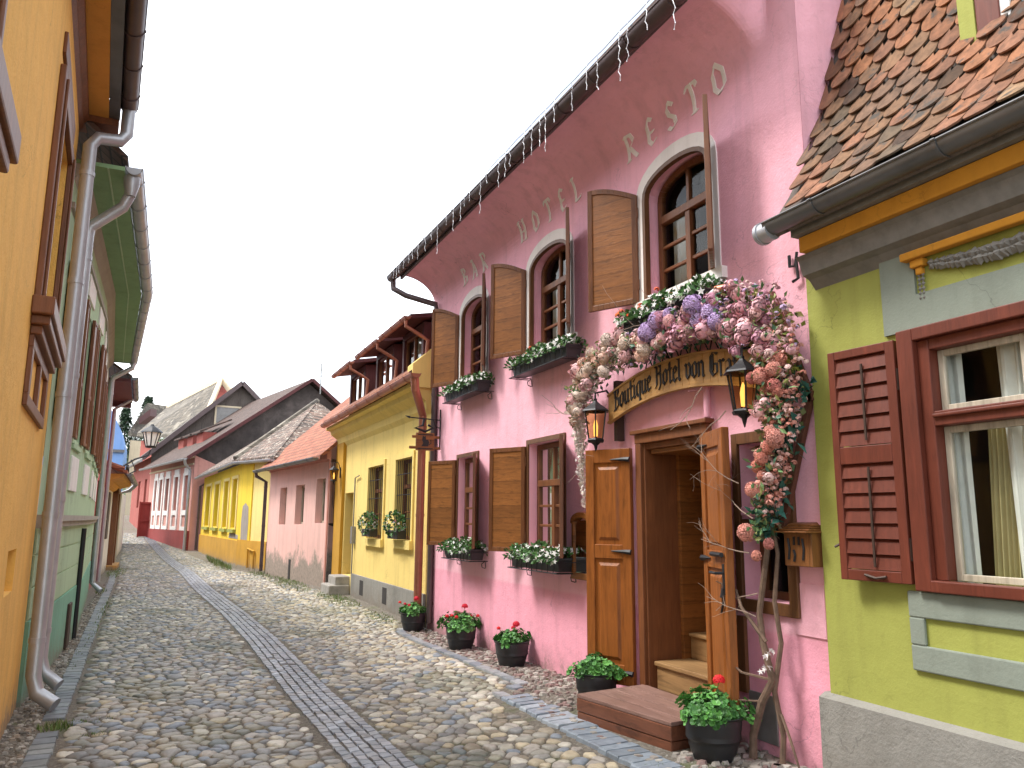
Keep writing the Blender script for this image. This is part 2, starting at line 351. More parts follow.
plain('stone_step',(.33,.31,.28),.9,0,.3,8,.6)
plain('garland_grey',(.20,.19,.17),.8,0,.25,10,.4)
plain('ink',(.012,.010,.009),.6,0,.05,bs=0)
plain('conifer_trunk',(.10,.07,.05),.95,0,.3,8,.5)
attr('leaf',.5,.3,30,0,spec=.4)
attr('petal',.7,.18,40,0,trans=.0)
attr('stone',.55,.35,22,.45,mott=(7,.62,(.12,.12,.11)))
attr('tile_clay',.85,.6,16,.6,mott=(7,.56,(.07,.06,.05)))
attr('slate',.5,.4,14,.5)
tiles('tile_dark',(.085,.048,.036),(.13,.075,.055),(.03,.022,.02))
tiles('tile_mossy',(.17,.145,.11),(.09,.078,.065),(.04,.035,.03),.55,.42,mot=(1.2,.55,(.25,.22,.175)))
tiles('tile_orange',(.32,.10,.05),(.40,.155,.08),(.16,.06,.04),.22,.18)
tiles('tile_mottled',(.10,.07,.055),(.24,.15,.11),(.03,.025,.02),.22,.2,mot=(7,.56,(.42,.37,.30)))
tiles('tile_grey',(.17,.16,.15),(.25,.22,.19),(.05,.045,.04),.3,.24)
tiles('tile_red',(.30,.10,.055),(.42,.17,.09),(.09,.04,.03))
glass('pane_glass'); glass('lamp_glass',(.85,.72,.5),.25)
m,nt,b=newmat('lamp_glow'); b.inputs['Emission Color'].default_value=(1,.55,.15,1); b.inputs['Emission Strength'].default_value=.45; b.inputs['Base Color'].default_value=(.8,.5,.2,1)
# ground: gritty earth with moss
m,nt,b=newmat('earth'); v=mapv(nt,coord='World')
c1=ramp(nt,noise(nt,v,28,8,.75),[(.3,(.06,.052,.042)),(.5,(.16,.14,.11)),(.62,(.26,.23,.19)),(.8,(.38,.35,.30))])
ms=ramp(nt,noise(nt,v,1.3,5,.7),[(.55,(0,0,0)),(.66,(1,1,1))])
c1=mixc(nt,ms,c1,mixc(nt,.6,c1,(.09,.12,.03),'MIX'))
nt.links.new(c1,b.inputs['Base Color']); b.inputs['Roughness'].default_value=.95; bump(nt,b,noise(nt,v,45,6,.7),.9,.02)
m,nt,b=newmat('hill_green'); v=mapv(nt,coord='World')
nt.links.new(ramp(nt,noise(nt,v,.15,6,.7),[(.3,(.025,.04,.015)),(.7,(.07,.10,.035))]),b.inputs['Base Color']); b.inputs['Roughness'].default_value=1
# ================================================================= setting: ground
ys=np.concatenate([np.linspace(-12,2,8),np.linspace(2.4,20,60),np.linspace(20.5,62,60),[80,120,400,1500]])
xs=np.concatenate([[-1500,-400,-60,-20,-6],np.linspace(-3,5,50),[8,20,60,400,1500]])
me=bpy.data.meshes.new('street'); vv=[]
for y in ys:
    for x in xs:
        vv.append((x,y,float(gz(x,min(y,62)))-.0+ (0 if y<=62 else 0)))
nx=len(xs)
me.from_pydata(vv,[],[(j*nx+i,j*nx+i+1,(j+1)*nx+i+1,(j+1)*nx+i) for j in range(len(ys)-1) for i in range(nx-1)])
me.materials.append(M['earth']); me.shade_smooth(); st=bpy.data.objects.new('street',me); COL.objects.link(st); st['kind']='structure'; st['label']='gritty earth bed of the cobbled street between the houses'
# hill far behind
mb=MB(); n=24
hv=[];
for j in range(10):
    for i in range(n):
        x=-160+i*320/(n-1); y=150+j*25; h=13+10*math.sin(i*.5+1)+j*1.4+4*math.sin(i*1.3+j)
        hv.append((x,y,h*min(1,(j)/3.) + (1.7 if j==0 else 0)))
mb.add(hv,[(j*n+i,j*n+i+1,(j+1)*n+i+1,(j+1)*n+i) for j in range(9) for i in range(n-1)])
hill=mb.build('hill',M['hill_green'],smooth=True); hill['kind']='structure'; hill['label']='dark green wooded hill rising far behind the roofs'
# ---------------------------------------------------------------- paving lines
def xL(y): return np.interp(y,[3,6.2,8.7,15.9,22,28,50],[-.50,-.52,-.57,-.73,-.85,-1.05,-1.75])
def xKL(y): return xL(y)-.19
def xR(y): return np.interp(y,[3,4.2,6.5,6.9,11.2,12.2,18,24,27,38,50],[2.80,2.80,2.72,3.12,3.22,3.58,3.38,2.72,2.2,1.1,-.6])
def xS(y): return np.interp(y,[3,5.4,7.6,11.3,14.3,19.4,26,41,50],[1.48,1.46,1.40,1.38,1.30,1.06,.88,0.0,-.6])
SW=.20
# ---------------------------------------------------------------- cobblestones: packed rounded river stones as one paved surface
def stones(y0,y1,dx,dy,nang,rings,name,seed):
    r=np.random.RandomState(seed); rows=int((y1-y0)/dy); P=[]
    nxs=int(7.6/dx)
    gx=np.zeros((rows,nxs)); gy=np.zeros((rows,nxs))
    for j in range(rows):
        gx[j]=-2.6+(np.arange(nxs)+(j%2)*.5)*dx+r.uniform(-.34,.34,nxs)*dx
        gy[j]=y0+j*dy+r.uniform(-.36,.36,nxs)*dy
    jj,ii=np.mgrid[0:rows,0:nxs]; px,py=gx.ravel(),gy.ravel()
    th=2*np.pi*np.arange(nang)/nang; cs,sn=np.cos(th),np.sin(th)
    w=r.uniform(.6,1.5,(rows,nxs))*(1+.9*(r.rand(rows,nxs)<.05))   # uneven sizes
    acc=np.zeros((len(px),nang))
    for a in range(-3,4):
        for b in range(-3,4):
            if a==0 and b==0: continue
            j2=np.clip(jj+a,0,rows-1); i2=np.clip(ii+b,0,nxs-1)
            ok=((jj+a)>=0)&((jj+a)<rows)&((ii+b)>=0)&((ii+b)<nxs)
            ddx=(gx[j2,i2]-gx).ravel(); ddy=(gy[j2,i2]-gy).ravel(); ww=(w/(w+w[j2,i2])).ravel()
            d2=ddx**2+ddy**2; dot=ddx[:,None]*cs+ddy[:,None]*sn
            rr=np.where((dot>1e-5)&ok.ravel()[:,None],(d2*ww)[:,None]/np.maximum(dot,1e-5),1e3)
            acc+=rr**-9.
    rad=acc**(-1/9.)
    rad=np.minimum(rad,.17)*.99-.003
    keep=(px>xL(py)+.05)&(px<xR(py)-.03)&(np.abs(px-xS(py))>SW+.05)&(py>y0)&(py<y1-.01)
    px,py,rad=px[keep],py[keep],rad[keep]; n=len(px)
    # keep the stones off the bands
    e=.03
    for k in range(nang):
        xx=px+rad[:,k]*cs[k]; yy=py+rad[:,k]*sn[k]
        lo=xL(yy)+.01; hi=xR(yy)-.01; s0=xS(yy)
        f=np.ones(n)
        if abs(cs[k])>.05:
            lim=np.where(cs[k]>0,hi,lo); f=np.minimum(f,np.clip((lim-px)/(rad[:,k]*cs[k]),.1,1))
            side=np.where(px>s0,s0+SW+.01,s0-SW-.01); toward=((px>s0)&(cs[k]<0))|((px<s0)&(cs[k]>0))
            f=np.where(toward,np.minimum(f,np.clip((side-px)/(rad[:,k]*cs[k]),.1,1)),f)
        rad[:,k]*=f
    hgt=r.uniform(.010,.021,n)*np.clip(rad.mean(1)/.05,.5,1.3); tilt=r.uniform(-.10,.10,(n,2))
    prof={4:[(1,-.012),(.96,.35),(.80,.78),(.48,.97)],3:[(1,-.012),(.90,.55),(.55,.95)],2:[(1,-.01),(.72,.85)]}[rings]
    V=[]; base=gz(px,py)
    for s,h in prof:
        X=px[:,None]+rad*cs*s; Y=py[:,None]+rad*sn*s
        wob=1+r.uniform(-.12,.12,(n,nang))*(h>0)
        Z=base[:,None]+(h*hgt[:,None]*wob if h>0 else h)+ (X-px[:,None])*tilt[:,:1]*(h>0)+(Y-py[:,None])*tilt[:,1:]*(h>0)
        V.append(np.stack([X,Y,Z],2))
    V.append(np.stack([px,py,base+hgt*1.02],1)[:,None,:])
    V=np.concatenate(V,1); per=V.shape[1]; verts=V.reshape(-1,3)
    fs=[]
    q=[]
    for k in range(nang):
        k2=(k+1)%nang
        for m_ in range(rings-1): q.append((m_*nang+k,m_*nang+k2,(m_+1)*nang+k2,(m_+1)*nang+k))
    t=[((rings-1)*nang+k,(rings-1)*nang+(k+1)%nang,rings*nang) for k in range(nang)]
    q=np.array(q).reshape(-1,4); t=np.array(t)
    off=(np.arange(n)*per)[:,None,None]
    Q=(q[None]+off).reshape(-1,4); T=(t[None]+off).reshape(-1,3)
    loops=np.concatenate([Q.ravel(),T.ravel()]); tot=np.concatenate([np.full(len(Q),4),np.full(len(T),3)]); start=np.concatenate([[0],np.cumsum(tot)[:-1]])
    me=bpy.data.meshes.new(name); me.vertices.add(len(verts)); me.vertices.foreach_set('co',verts.ravel())
    me.loops.add(len(loops)); me.loops.foreach_set('vertex_index',loops.astype(np.int32)); me.polygons.add(len(tot)); me.polygons.foreach_set('loop_start',start.astype(np.int32))
    me.update(calc_edges=True); me.validate()
    pal=np.array([(.30,.285,.25),(.40,.37,.31),(.20,.20,.20),(.50,.47,.41),(.25,.215,.165),(.20,.225,.26),(.42,.36,.26),(.33,.30,.27),(.27,.26,.245),(.20,.19,.18)])
    warm=np.clip((px-.9)/2.2,0,1)
    pr=np.array([.16,.10,.15,.05,.08,.13,.03,.12,.12,.06]); pw=np.array([.14,.18,.04,.12,.10,.06,.18,.12,.04,.02])
    ci=np.array([r.choice(10,p=(pr*(1-w_)+pw*w_)/(pr*(1-w_)+pw*w_).sum()) for w_ in warm])
    c=pal[ci]*r.uniform(.84,1.16,(n,1))*1.13*np.array([1.0,1.0,.97])
    # moss and dirt toned stones along the edges
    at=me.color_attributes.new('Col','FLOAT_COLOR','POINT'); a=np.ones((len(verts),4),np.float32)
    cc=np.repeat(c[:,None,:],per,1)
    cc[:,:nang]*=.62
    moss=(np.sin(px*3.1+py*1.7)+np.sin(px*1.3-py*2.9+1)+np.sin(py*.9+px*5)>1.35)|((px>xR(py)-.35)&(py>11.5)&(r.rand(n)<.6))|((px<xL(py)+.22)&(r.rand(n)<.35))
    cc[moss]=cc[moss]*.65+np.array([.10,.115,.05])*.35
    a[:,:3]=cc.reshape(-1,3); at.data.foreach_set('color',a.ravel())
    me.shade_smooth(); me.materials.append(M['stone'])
    o=bpy.data.objects.new('cobblestones',me); COL.objects.link(o); o['kind']='structure'; o['label']='rounded river cobbles paving the street'
    return o
stones(3.2,9.0,.132,.079,14,4,'cobblestones',3)
stones(9.0,18.0,.128,.077,10,3,'cobblestones',4)
stones(18.0,50.0,.14,.085,8,2,'cobblestones',6)
# ---------------------------------------------------------------- small squared setts, slate kerbs
def sett(mb,cx,cy,lx,ly,h,col,ang=0,rj=.006):
    ca,sa=math.cos(ang),math.sin(ang); z=g(cx,cy); b=[];t=[]; tz=random.uniform(-.004,.004)
    for sx,sy in ((-1,-1),(1,-1),(1,1),(-1,1)):
        x=sx*lx/2+random.uniform(-rj,rj); y=sy*ly/2+random.uniform(-rj,rj)
        b.append((cx+x*ca-y*sa,cy+x*sa+y*ca,z-.03)); x*=.88;y*=.88
        t.append((cx+x*ca-y*sa,cy+x*sa+y*ca,z+h+tz*sx))
    m_=[tuple(lerp(b[i][k],t[i][k],.55 if k<2 else .82) for k in range(3)) for i in range(4)]
    mb.hexa(b,m_,col); 
    mb.f.pop(-5); mb.c.pop()
    mb.add(m_+t,[(4,5,6,7),(0,1,5,4),(1,2,6,5),(2,3,7,6),(3,0,4,7)],col)
mb=MB(); y=3.6
SP=[(.27,.29,.33),(.31,.33,.37),(.23,.25,.28),(.30,.31,.33),(.35,.36,.39),(.26,.26,.27)]
while y<48:
    st_=.105 if y<22 else .16
    for k in range(5):
        cx=float(xS(y))+(k-2)*.082; dxy=float(xS(y+.3)-xS(y))/.3
        yy=y+(k%2)*.05*1.0+random.uniform(-.006,.006)
        if random.random()<.03 and k not in(0,4): continue
        c=random.choice(SP); k_=random.uniform(.92,1.2)
        sett(mb,cx,yy,.072,st_*.9,.016,mul(c,k_),-math.atan(dxy))
    y+=st_
o=mb.build('sett_band',M['slate']); o['kind']='structure'; o['label']='narrow band of blue grey setts running along the street'
mb=MB(); y=3.0
while y<26:
    l=random.uniform(.11,.19); x=float(xL(y+l/2))-.095
    if not(7.05<y<7.45): sett(mb,x,y+l/2,.165,l*.93,.018,mul(random.choice([(.20,.23,.24),(.25,.27,.27),(.17,.19,.21)]),random.uniform(.8,1.15)),.03,.01)
    y+=l
o=mb.build('slate_kerb',M['slate']); o['kind']='structure'; o['label']='row of dark slate blocks along the left house fronts'
mb=MB(); y=4.0
while y<6.45:      # slabs laid crosswise before the step
    l=random.uniform(.09,.15); sett(mb,2.93,y+l/2,.29,l*.9,.02,mul(random.choice([(.27,.31,.36),(.33,.37,.41),(.23,.27,.31)]),random.uniform(.85,1.15)),.10,.014); y+=l
while y<11.4:
    l=random.uniform(.14,.26); sett(mb,float(xR(y+.1))+.065,y+l/2,.12,l*.93,.02,mul(random.choice([(.24,.26,.28),(.30,.31,.32),(.2,.22,.25)]),random.uniform(.85,1.15)),.02,.01); y+=l
o=mb.build('slate_slabs',M['slate']); o['kind']='structure'; o['label']='blue grey slate slabs edging the paving by the pink front'
# loose gravel in the strips at the wall feet
mb=MB()
def pebble(x,y,r,c):
    z=g(x,y); n=5; a=random.random()*6; k=random.uniform(.6,1)
    ring=[(x+r*math.cos(a+i*6.283/n),y+r*k*math.sin(a+i*6.283/n),z-.002) for i in range(n)]
    mid=[(x+r*.7*math.cos(a+i*6.283/n),y+r*.7*k*math.sin(a+i*6.283/n),z+r*.55) for i in range(n)]
    mb.add(ring+mid,[(i,(i+1)%n,n+(i+1)%n,n+i) for i in range(n)]+[tuple(range(n,2*n))],c)
for _ in range(5200):
    y=3+22*random.random()**1.6; x=random.uniform(-1.05,float(xL(y))-.18)
    pebble(x,y,random.choice([.008,.01,.014,.02,.03]),mul(random.choice([(.36,.33,.28),(.24,.21,.17),(.45,.42,.37),(.16,.14,.12),(.30,.24,.18)]),random.uniform(.7,1.1)))
for _ in range(3600):
    y=random.uniform(3.6,12); x=random.uniform(float(xR(y))+.1,3.74)
    if 4.5<y<5.8 and x>3.0: continue
    pebble(x,y,random.choice([.009,.012,.016,.025,.04]),mul(random.choice([(.36,.32,.28),(.24,.20,.17),(.45,.42,.37),(.30,.2,.18)]),random.uniform(.7,1.1)))
for _ in range(26):
    y=random.uniform(3.7,4.6); x=random.uniform(3.1,3.7); pebble(x,y,random.uniform(.03,.06),mul((.34,.31,.27),random.uniform(.8,1.2)))
tag(mb.build('gravel',M['stone'],smooth=True),'loose grit and pebbles along the foot of the walls','gravel',kind='stuff')
# weeds
def blade(mb,x,y,z,h,w,col):
    a=random.random()*6.28; dx,dy=math.cos(a),math.sin(a); b=random.uniform(.2,.7)*h
    mb.add([(x-dy*w,y+dx*w,z),(x+dy*w,y-dx*w,z),(x+dx*b*.5+dy*w*.6,y+dy*b*.5-dx*w*.6,z+h*.6),(x+dx*b,y+dy*b,z+h),(x+dx*b*.5-dy*w*.6,y+dy*b*.5+dx*w*.6,z+h*.6)],[(0,1,2,4),(4,2,3)],col)
GR=[(.08,.15,.03),(.12,.20,.04),(.16,.22,.06),(.19,.20,.08)]
mb=MB()
def patch(cx,cy,rx,ry,n,h):
    for _ in range(n):
        a=random.random()*6.28; r=random.random()**.7; x=cx+rx*r*math.cos(a); y=cy+ry*r*math.sin(a)
        blade(mb,x,y,g(x,y),h*random.uniform(.4,1.1),.004+.002*(y>12),random.choice(GR))
patch(-.60,7.25,.13,.16,170,.055); patch(-.42,7.35,.22,.10,110,.03); patch(-.3,6.9,.10,.08,50,.03)
patch(-.72,12,.06,2.5,160,.04); patch(-1.0,26,.25,2.2,260,.10); patch(-.75,16,.08,2.5,150,.05); patch(-1.02,19.5,.12,.8,80,.10)
patch(3.3,15.8,.28,1.6,700,.06); patch(3.0,20.5,.33,3.0,900,.07); patch(2.1,31,.30,5.0,1500,.16); patch(3.4,12.8,.20,.7,220,.05); patch(2.8,24,.3,1.4,260,.09); patch(2.7,15,.5,4,350,.02)
patch(3.45,4.35,.22,.25,60,.03); patch(3.5,7,.12,.9,60,.03); patch(3.45,10.6,.12,.7,80,.04); patch(2.88,4.35,.12,.10,40,.03)
tag(mb.build('weeds',M['leaf']),'short grass and weeds in the joints along the walls','weeds',kind='stuff')
# ================================================================= shared building bricks
def window(Fc,parent,t0,t1,z0,z1,dep,mat,cols=2,rows=3,rise=0,transom=None,curtain=None,fw_=.055,bw=.035,back='dark_interior',roomdepth=.5,sashmat=None,name='window',curtd=.10):
    mb=MB(); d0,d1=-dep-.05,-dep
    top=z1-rise if rise else z1
    Fc.box(mb,t0,t0+fw_,z0,top,d0,d1); Fc.box(mb,t1-fw_,t1,z0,top,d0,d1); Fc.box(mb,t0+fw_,t1-fw_,z0,z0+fw_,d0,d1)
    if rise:
        o=arcpts(t0,t1,top,rise); i=arcpts(t0+fw_,t1-fw_,top,rise-fw_*.9)
        mb.sheet([Fc.p(a,b,d0) for a,b in o],[Fc.p(a,b,d0) for a,b in i],Fc.n*(d1-d0))
    else: Fc.box(mb,t0+fw_,t1-fw_,z1-fw_,z1,d0,d1)
    tr=transom if transom else None
    if tr: Fc.box(mb,t0+fw_,t1-fw_,tr-.035,tr+.035,d0-.003,d1+.018)
    ztop=tr-.035 if tr else z1-fw_
    for c in range(1,cols):
        t=lerp(t0,t1,c/cols); hh=(z1-fw_*.9-.004) 
        Fc.box(mb,t-bw*.9,t+bw*.9,z0+fw_,ztop,d0+.003,d1+.008)
        if tr: Fc.box(mb,t-bw*.5,t+bw*.5,tr+.035,hh,d0+.003,d1-.004)
    for r in range(1,rows):
        z=lerp(z0+fw_,ztop,r/rows)
        for c in range(cols):
            a,b=lerp(t0,t1,c/cols),lerp(t0,t1,(c+1)/cols)
            Fc.box(mb,a+(fw_ if c==0 else bw*.9),b-(fw_ if c==cols-1 else bw*.9),z-bw*.4,z+bw*.4,d0+.006,d1-.006)
    w=mb.build(name,M[mat],parent,bevel=.004)
    gp=MB(); dm=(d0+d1)/2
    if rise:
        i=arcpts(t0+fw_*.5,t1-fw_*.5,top,rise-fw_*.5); P__=[Fc.p(t0+fw_*.5,z0+.02,dm)]+[Fc.p(a,b,dm) for a,b in i]+[Fc.p(t1-fw_*.5,z0+.02,dm)]; gp.add(P__,[tuple(range(len(P__)))])
    else: Fc.quad(gp,t0+.02,t1-.02,z0+.02,z1-.02,dm)
    gp.build('pane',M['pane_glass'],w)
    if curtain:
        cm=MB(); 
        for (a,b,zb,zt) in curtain:
            n=max(6,int((b-a)/.018)); P=[];Q=[]
            for k in range(n+1):
                t=lerp(a,b,k/n); dd=d0-curtd+.018*math.sin(k*1.9)+.008*math.sin(k*.7)
                P.append(Fc.p(t,zb,dd)); Q.append(Fc.p(t+.004*math.sin(k),zt,dd))
            cm.sheet(P,Q,Fc.n*.002)
        cm.build('curtain',M['curtain'],w)
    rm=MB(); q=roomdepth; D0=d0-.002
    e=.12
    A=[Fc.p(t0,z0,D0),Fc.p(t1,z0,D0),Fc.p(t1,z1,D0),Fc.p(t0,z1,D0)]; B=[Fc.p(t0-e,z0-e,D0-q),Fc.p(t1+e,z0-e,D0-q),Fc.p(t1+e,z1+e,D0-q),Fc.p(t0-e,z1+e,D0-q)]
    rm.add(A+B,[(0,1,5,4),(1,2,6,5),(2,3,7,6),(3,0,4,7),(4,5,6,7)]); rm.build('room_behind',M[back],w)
    return w
def leaf_shutter(parent,h,d,w,z0,z1,rise=0,th=.035,mat='wood_frame',pmat='wood_shutter',name='shutter',fr=.05,cross=()):
    h=Vector((h[0],h[1],0)); d=Vector((d[0],d[1],0)).normalized(); nrm=Vector((-d.y,d.x,0))
    P=lambda t,z,k: h+d*t+nrm*k+Vector((0,0,z))
    topz=lambda t: z1-rise*(1-math.sin(math.pi/2*min(1,max(0,t/w)))) if rise else z1
    mb=MB()
    def poly(t0,t1,f0,f1,k0,k1,B):
        n=7; lo=[P(lerp(t0,t1,i/n),f0(lerp(t0,t1,i/n)),k0) for i in range(n+1)]; hi=[P(lerp(t0,t1,i/n),f1(lerp(t0,t1,i/n)),k0) for i in range(n+1)]
        B.sheet(lo,hi,nrm*(k1-k0))
    c=lambda v:(lambda t:v)
    poly(0,fr,c(z0),topz,-th/2,th/2,mb); poly(w-fr,w,c(z0),topz,-th/2,th/2,mb)
    poly(fr,w-fr,c(z0),c(z0+fr),-th/2+.001,th/2-.001,mb); poly(fr,w-fr,lambda t:topz(t)-fr,topz,-th/2+.001,th/2-.001,mb)
    for zc in cross: poly(fr,w-fr,c(zc-.03),c(zc+.03),-th/2+.002,th/2-.002,mb)
    mb.tube([P(0,z0+.12,0),P(0,z0+.22,0)],.012,6); mb.tube([P(0,z1-rise-.22,0),P(0,z1-rise-.12,0)],.012,6)
    o=mb.build(name,M[mat],parent,bevel=.004)
    pm=MB(); poly(fr-.004,w-fr+.004,c(z0+fr-.004),lambda t:topz(t)-fr+.004,-th/2+.010,th/2-.010,pm)
    pm.build('shutter_panel',M[pmat],o)
    return o
def pipe(parent,path,r,mat,name='downpipe',rings=True):
    mb=MB(); mb.tube(path,r,12)
    P=[Vector(p) for p in path]
    if rings:
        for a,b in zip(P[:-1],P[1:]):
            L=(b-a).length
            if L>.8:
                k=max(1,int(L/1.1))
                for i in range(k+1):
                    q=a+(b-a)*(.06+.88*i/max(1,k)); dd=(b-a).normalized()*.022
                    mb.tube([q-dd,q+dd],r*1.10,12)
    return mb.build(name,M[mat],parent,smooth=True)
def gutter(parent,p,q,r,mat,clips=8,name='gutter',end=True):
    mb=MB(); mb.half(p,q,r); p,q=Vector(p),Vector(q); d=(q-p).normalized()
    for i in range(clips):
        c=p+(q-p)*((i+.5)/clips); mb.half(c-d*.012,c+d*.012,r+.008)
    if end:
        for c in (p,q):
            n=10; sd=d.cross(Vector((0,0,1))).normalized()
            ring=[c+sd*math.cos(math.pi+math.pi*k/n)*r+Vector((0,0,1))*math.sin(math.pi+math.pi*k/n)*r for k in range(n+1)]
            mb.extr(ring,d*.004)
    return mb.build(name,M[mat],parent,smooth=True)
def leaf(mb,p,d,up,l,w,col):
    p,d,up=Vector(p),Vector(d).normalized(),Vector(up); s=d.cross(up)
    if s.length<1e-3: s=d.cross(Vector((.3,.5,.8)))
    s.normalize(); u=s.cross(d)
    m=p+d*l*.5-u*w*.12; t=p+d*l-u*l*.18
    mb.add([p,m+s*w*.5+u*w*.12,t,m-s*w*.5+u*w*.12,m],[(0,1,4),(1,2,4),(2,3,4),(3,0,4)],col)
def rndv():
    while True:
        v=Vector((random.uniform(-1,1),random.uniform(-1,1),random.uniform(-1,1)))
        if .05<v.length<1: return v.normalized()
GL=[(.045,.13,.03),(.06,.17,.04),(.09,.22,.055),(.035,.09,.025),(.12,.26,.08)]
def blob_flower(mb,c,r,col,n=9):
    c=Vector(c)
    for _ in range(n):
        v=rndv(); v.z=abs(v.z)*.9+.1; q=c+v*r*.6; a=rndv(); s=v.cross(a).normalized(); u=s.cross(v); k=random.uniform(.8,1.15)
        R_=r*.55
        mb.add([q+s*R_,q+u*R_,q-s*R_,q-u*R_,q+v*R_*.35],[(0,1,4),(1,2,4),(2,3,4),(3,0,4)],mul(col,k))
def star_flower(mb,c,nrm,r,col,cc=(.7,.6,.2)):
    c,nrm=Vector(c),Vector(nrm).normalized(); s=nrm.cross(Vector((.2,.3,.9))).normalized(); u=s.cross(nrm); a=random.random()*6
    vs=[c+nrm*.002]; 
    for k in range(10):
        rr=r if k%2==0 else r*.42; t=a+k*math.pi/5; vs.append(c+(s*math.cos(t)+u*math.sin(t))*rr+nrm*(.004 if k%2==0 else 0))
    mb.add(vs,[(0,1+k,1+(k+1)%10) for k in range(10)],col)
def foliage(mb,n,fn,l=.04,w=.028,cols=GL,out=.7):
    for _ in range(n):
        p,o=fn(); d=(Vector(o)*out+rndv()*.8); d.z+=.15
        k=random.uniform(.75,1.2); leaf(mb,p,d,rndv()+Vector((0,0,1)),l*random.uniform(.6,1.25),w*random.uniform(.6,1.25),mul(random.choice(cols),k))
def wallslab(mb,poly_xy_z,d): mb.extr(poly_xy_z,d)

# ================================================================= PINK HOTEL
HX=3.75
hotel=thing('pink_hotel','two storey bubblegum pink hotel with brown shutters, coved eaves and painted lettering','house',(HX,7.5,0))
FH=Fac((HX,0),(HX,1),(-1,0,0))
Y0,Y1=3.66,11.45; ZC=4.93
arch=[(9.27,10.2),(6.95,7.93),(4.63,5.56)]; low=[(9.5,10.22),(7.1,7.93)]
holes=[(a,b,3.49,4.64,.22,.185) for a,b in arch]+[(a,b,1.27,2.44,0,.145) for a,b in low]+[(4.80,5.62,.12,2.25),(3.98,4.42,1.08,2.14,0,.195),(9.72,10.18,.12,.36)]
mb=MB(); FH.wall(mb,Y0,Y1,-.3,ZC,holes,th=.34)
# coved eaves, dying into the flat pier at the near end
def covex(z,y=8):
    k=float(smooth(3.93,4.10,y)); s=min(1,max(0,(z-ZC)/.44)); return HX-.56*k*(1-math.sqrt(max(0,1-s*s)))
yy=[Y0,3.93]+[3.93+.0213*i for i in range(1,9)]+[4.3+.4*i for i in range(18)]+[11.35,Y1]
zz=[ZC+.44*math.sin(math.pi/2*k/14) for k in range(15)]
for i in range(len(yy)-1):
    for k in range(14):
        mb.add([(covex(zz[k],yy[i]),yy[i],zz[k]),(covex(zz[k],yy[i+1]),yy[i+1],zz[k]),(covex(zz[k+1],yy[i+1]),yy[i+1],zz[k+1]),(covex(zz[k+1],yy[i]),yy[i],zz[k+1])],[(0,1,2,3)])
# near pier runs on up as a fire wall, far end closes the cove
mb.box(HX+.004,HX+5.2,Y0,Y0+.3,ZC-2.5,5.37); mb.extr([(HX,Y0,5.37),(HX,Y0+.42,5.37),(HX,Y0+.42,6.9),(HX,Y0,6.9)],(.5,0,0))
mb.extr([(covex(z,Y1),Y1,z) for z in zz]+[(HX+.3,Y1,zz[-1]),(HX+.3,Y1,ZC)],(0,-.02,0))
mb.box(HX+.003,HX+5.2,Y1-.3,Y1,-.3,5.36); mb.extr([(HX+.2,Y1-.3,5.36),(HX+5,Y1-.3,5.36),(HX+5,Y1-.3,9.4)],(0,.3,0))
wall=mb.build('wall',M['pink_plaster'],hotel,smooth=False)
wall.data.shade_smooth(); wall.data.set_sharp_from_angle(angle=R(32))
# white arch surrounds
for (a,b) in arch:
    mb=MB(); o=arcpts(a-.10,b+.10,4.42,.34); i=arcpts(a,b,4.42,.22)
    for j in range(len(o)-1): mb.hexa([FH.p(*o[j],.0),FH.p(*o[j+1],.0),FH.p(*i[j+1],.0),FH.p(*i[j],.0)],[FH.p(*o[j],.012),FH.p(*o[j+1],.012),FH.p(*i[j+1],.012),FH.p(*i[j],.012)])
    FH.box(mb,a-.10,a,3.49,4.42,0,.012); FH.box(mb,b,b+.10,3.49,4.42,0,.012)
    FH.box(mb,a-.16,b+.10,3.40,3.49,0,.05)
    mb.build('window_surround',M['white_surround'],hotel)
    # dark wooden arch liner
    mb=MB(); o=arcpts(a+.001,b-.001,4.42,.219); i=arcpts(a+.04,b-.04,4.42,.18)
    mb.sheet([FH.p(*p,.016) for p in o],[FH.p(*p,.016) for p in i],FH.n*-.05)
    FH.box(mb,a+.001,a+.04,3.49,4.42,-.034,.016); FH.box(mb,b-.04,b-.001,3.49,4.42,-.034,.016)
    mb.build('window_lining',M['wood_dark'],hotel)
    window(FH,hotel,a+.03,b-.03,3.49,4.62,.13,'wood_frame',2,3,rise=.22,transom=4.22,curtain=[(b-.30,b-.05,3.5,4.3)] if b<8 else None,fw_=.06)
for (a,b) in low:
    mb=MB(); 
    FH.box(mb,a-.05,a,1.22,2.49,0,.018); FH.box(mb,b,b+.05,1.22,2.49,0,.018); FH.box(mb,a,b,2.44,2.49,0,.018); FH.box(mb,a-.07,b+.07,1.16,1.22,0,.05)
    mb.build('window_surround',M['wood_dark'],hotel)
    window(FH,hotel,a+.01,b-.01,1.28,2.43,.09,'wood_frame',2,3,transom=2.0,fw_=.055,curtain=[(a+.06,a+.35,1.3,1.95),(b-.3,b-.05,1.3,2.4)])
s27,c27=math.sin(R(27)),math.cos(R(27))
for k,(a,b) in enumerate(arch):
    leaf_shutter(hotel,(HX-.03,b+.06),(-s27,c27),.52,3.49,4.67,.17)
    ang=[(-.42,-.907),(-.49,-.872),(-.645,-.765)][k]
    leaf_shutter(hotel,(HX-.03,a-.03),ang,.50,3.49,4.67,.17)
for k,(a,b) in enumerate(low):
    leaf_shutter(hotel,(HX-.03,b+.04),(-s27,c27),.52,1.25,2.42)
    leaf_shutter(hotel,(HX-.03,a-.02),[(-.41,-.912),(-.485,-.875)][k],.50,1.25,2.42)
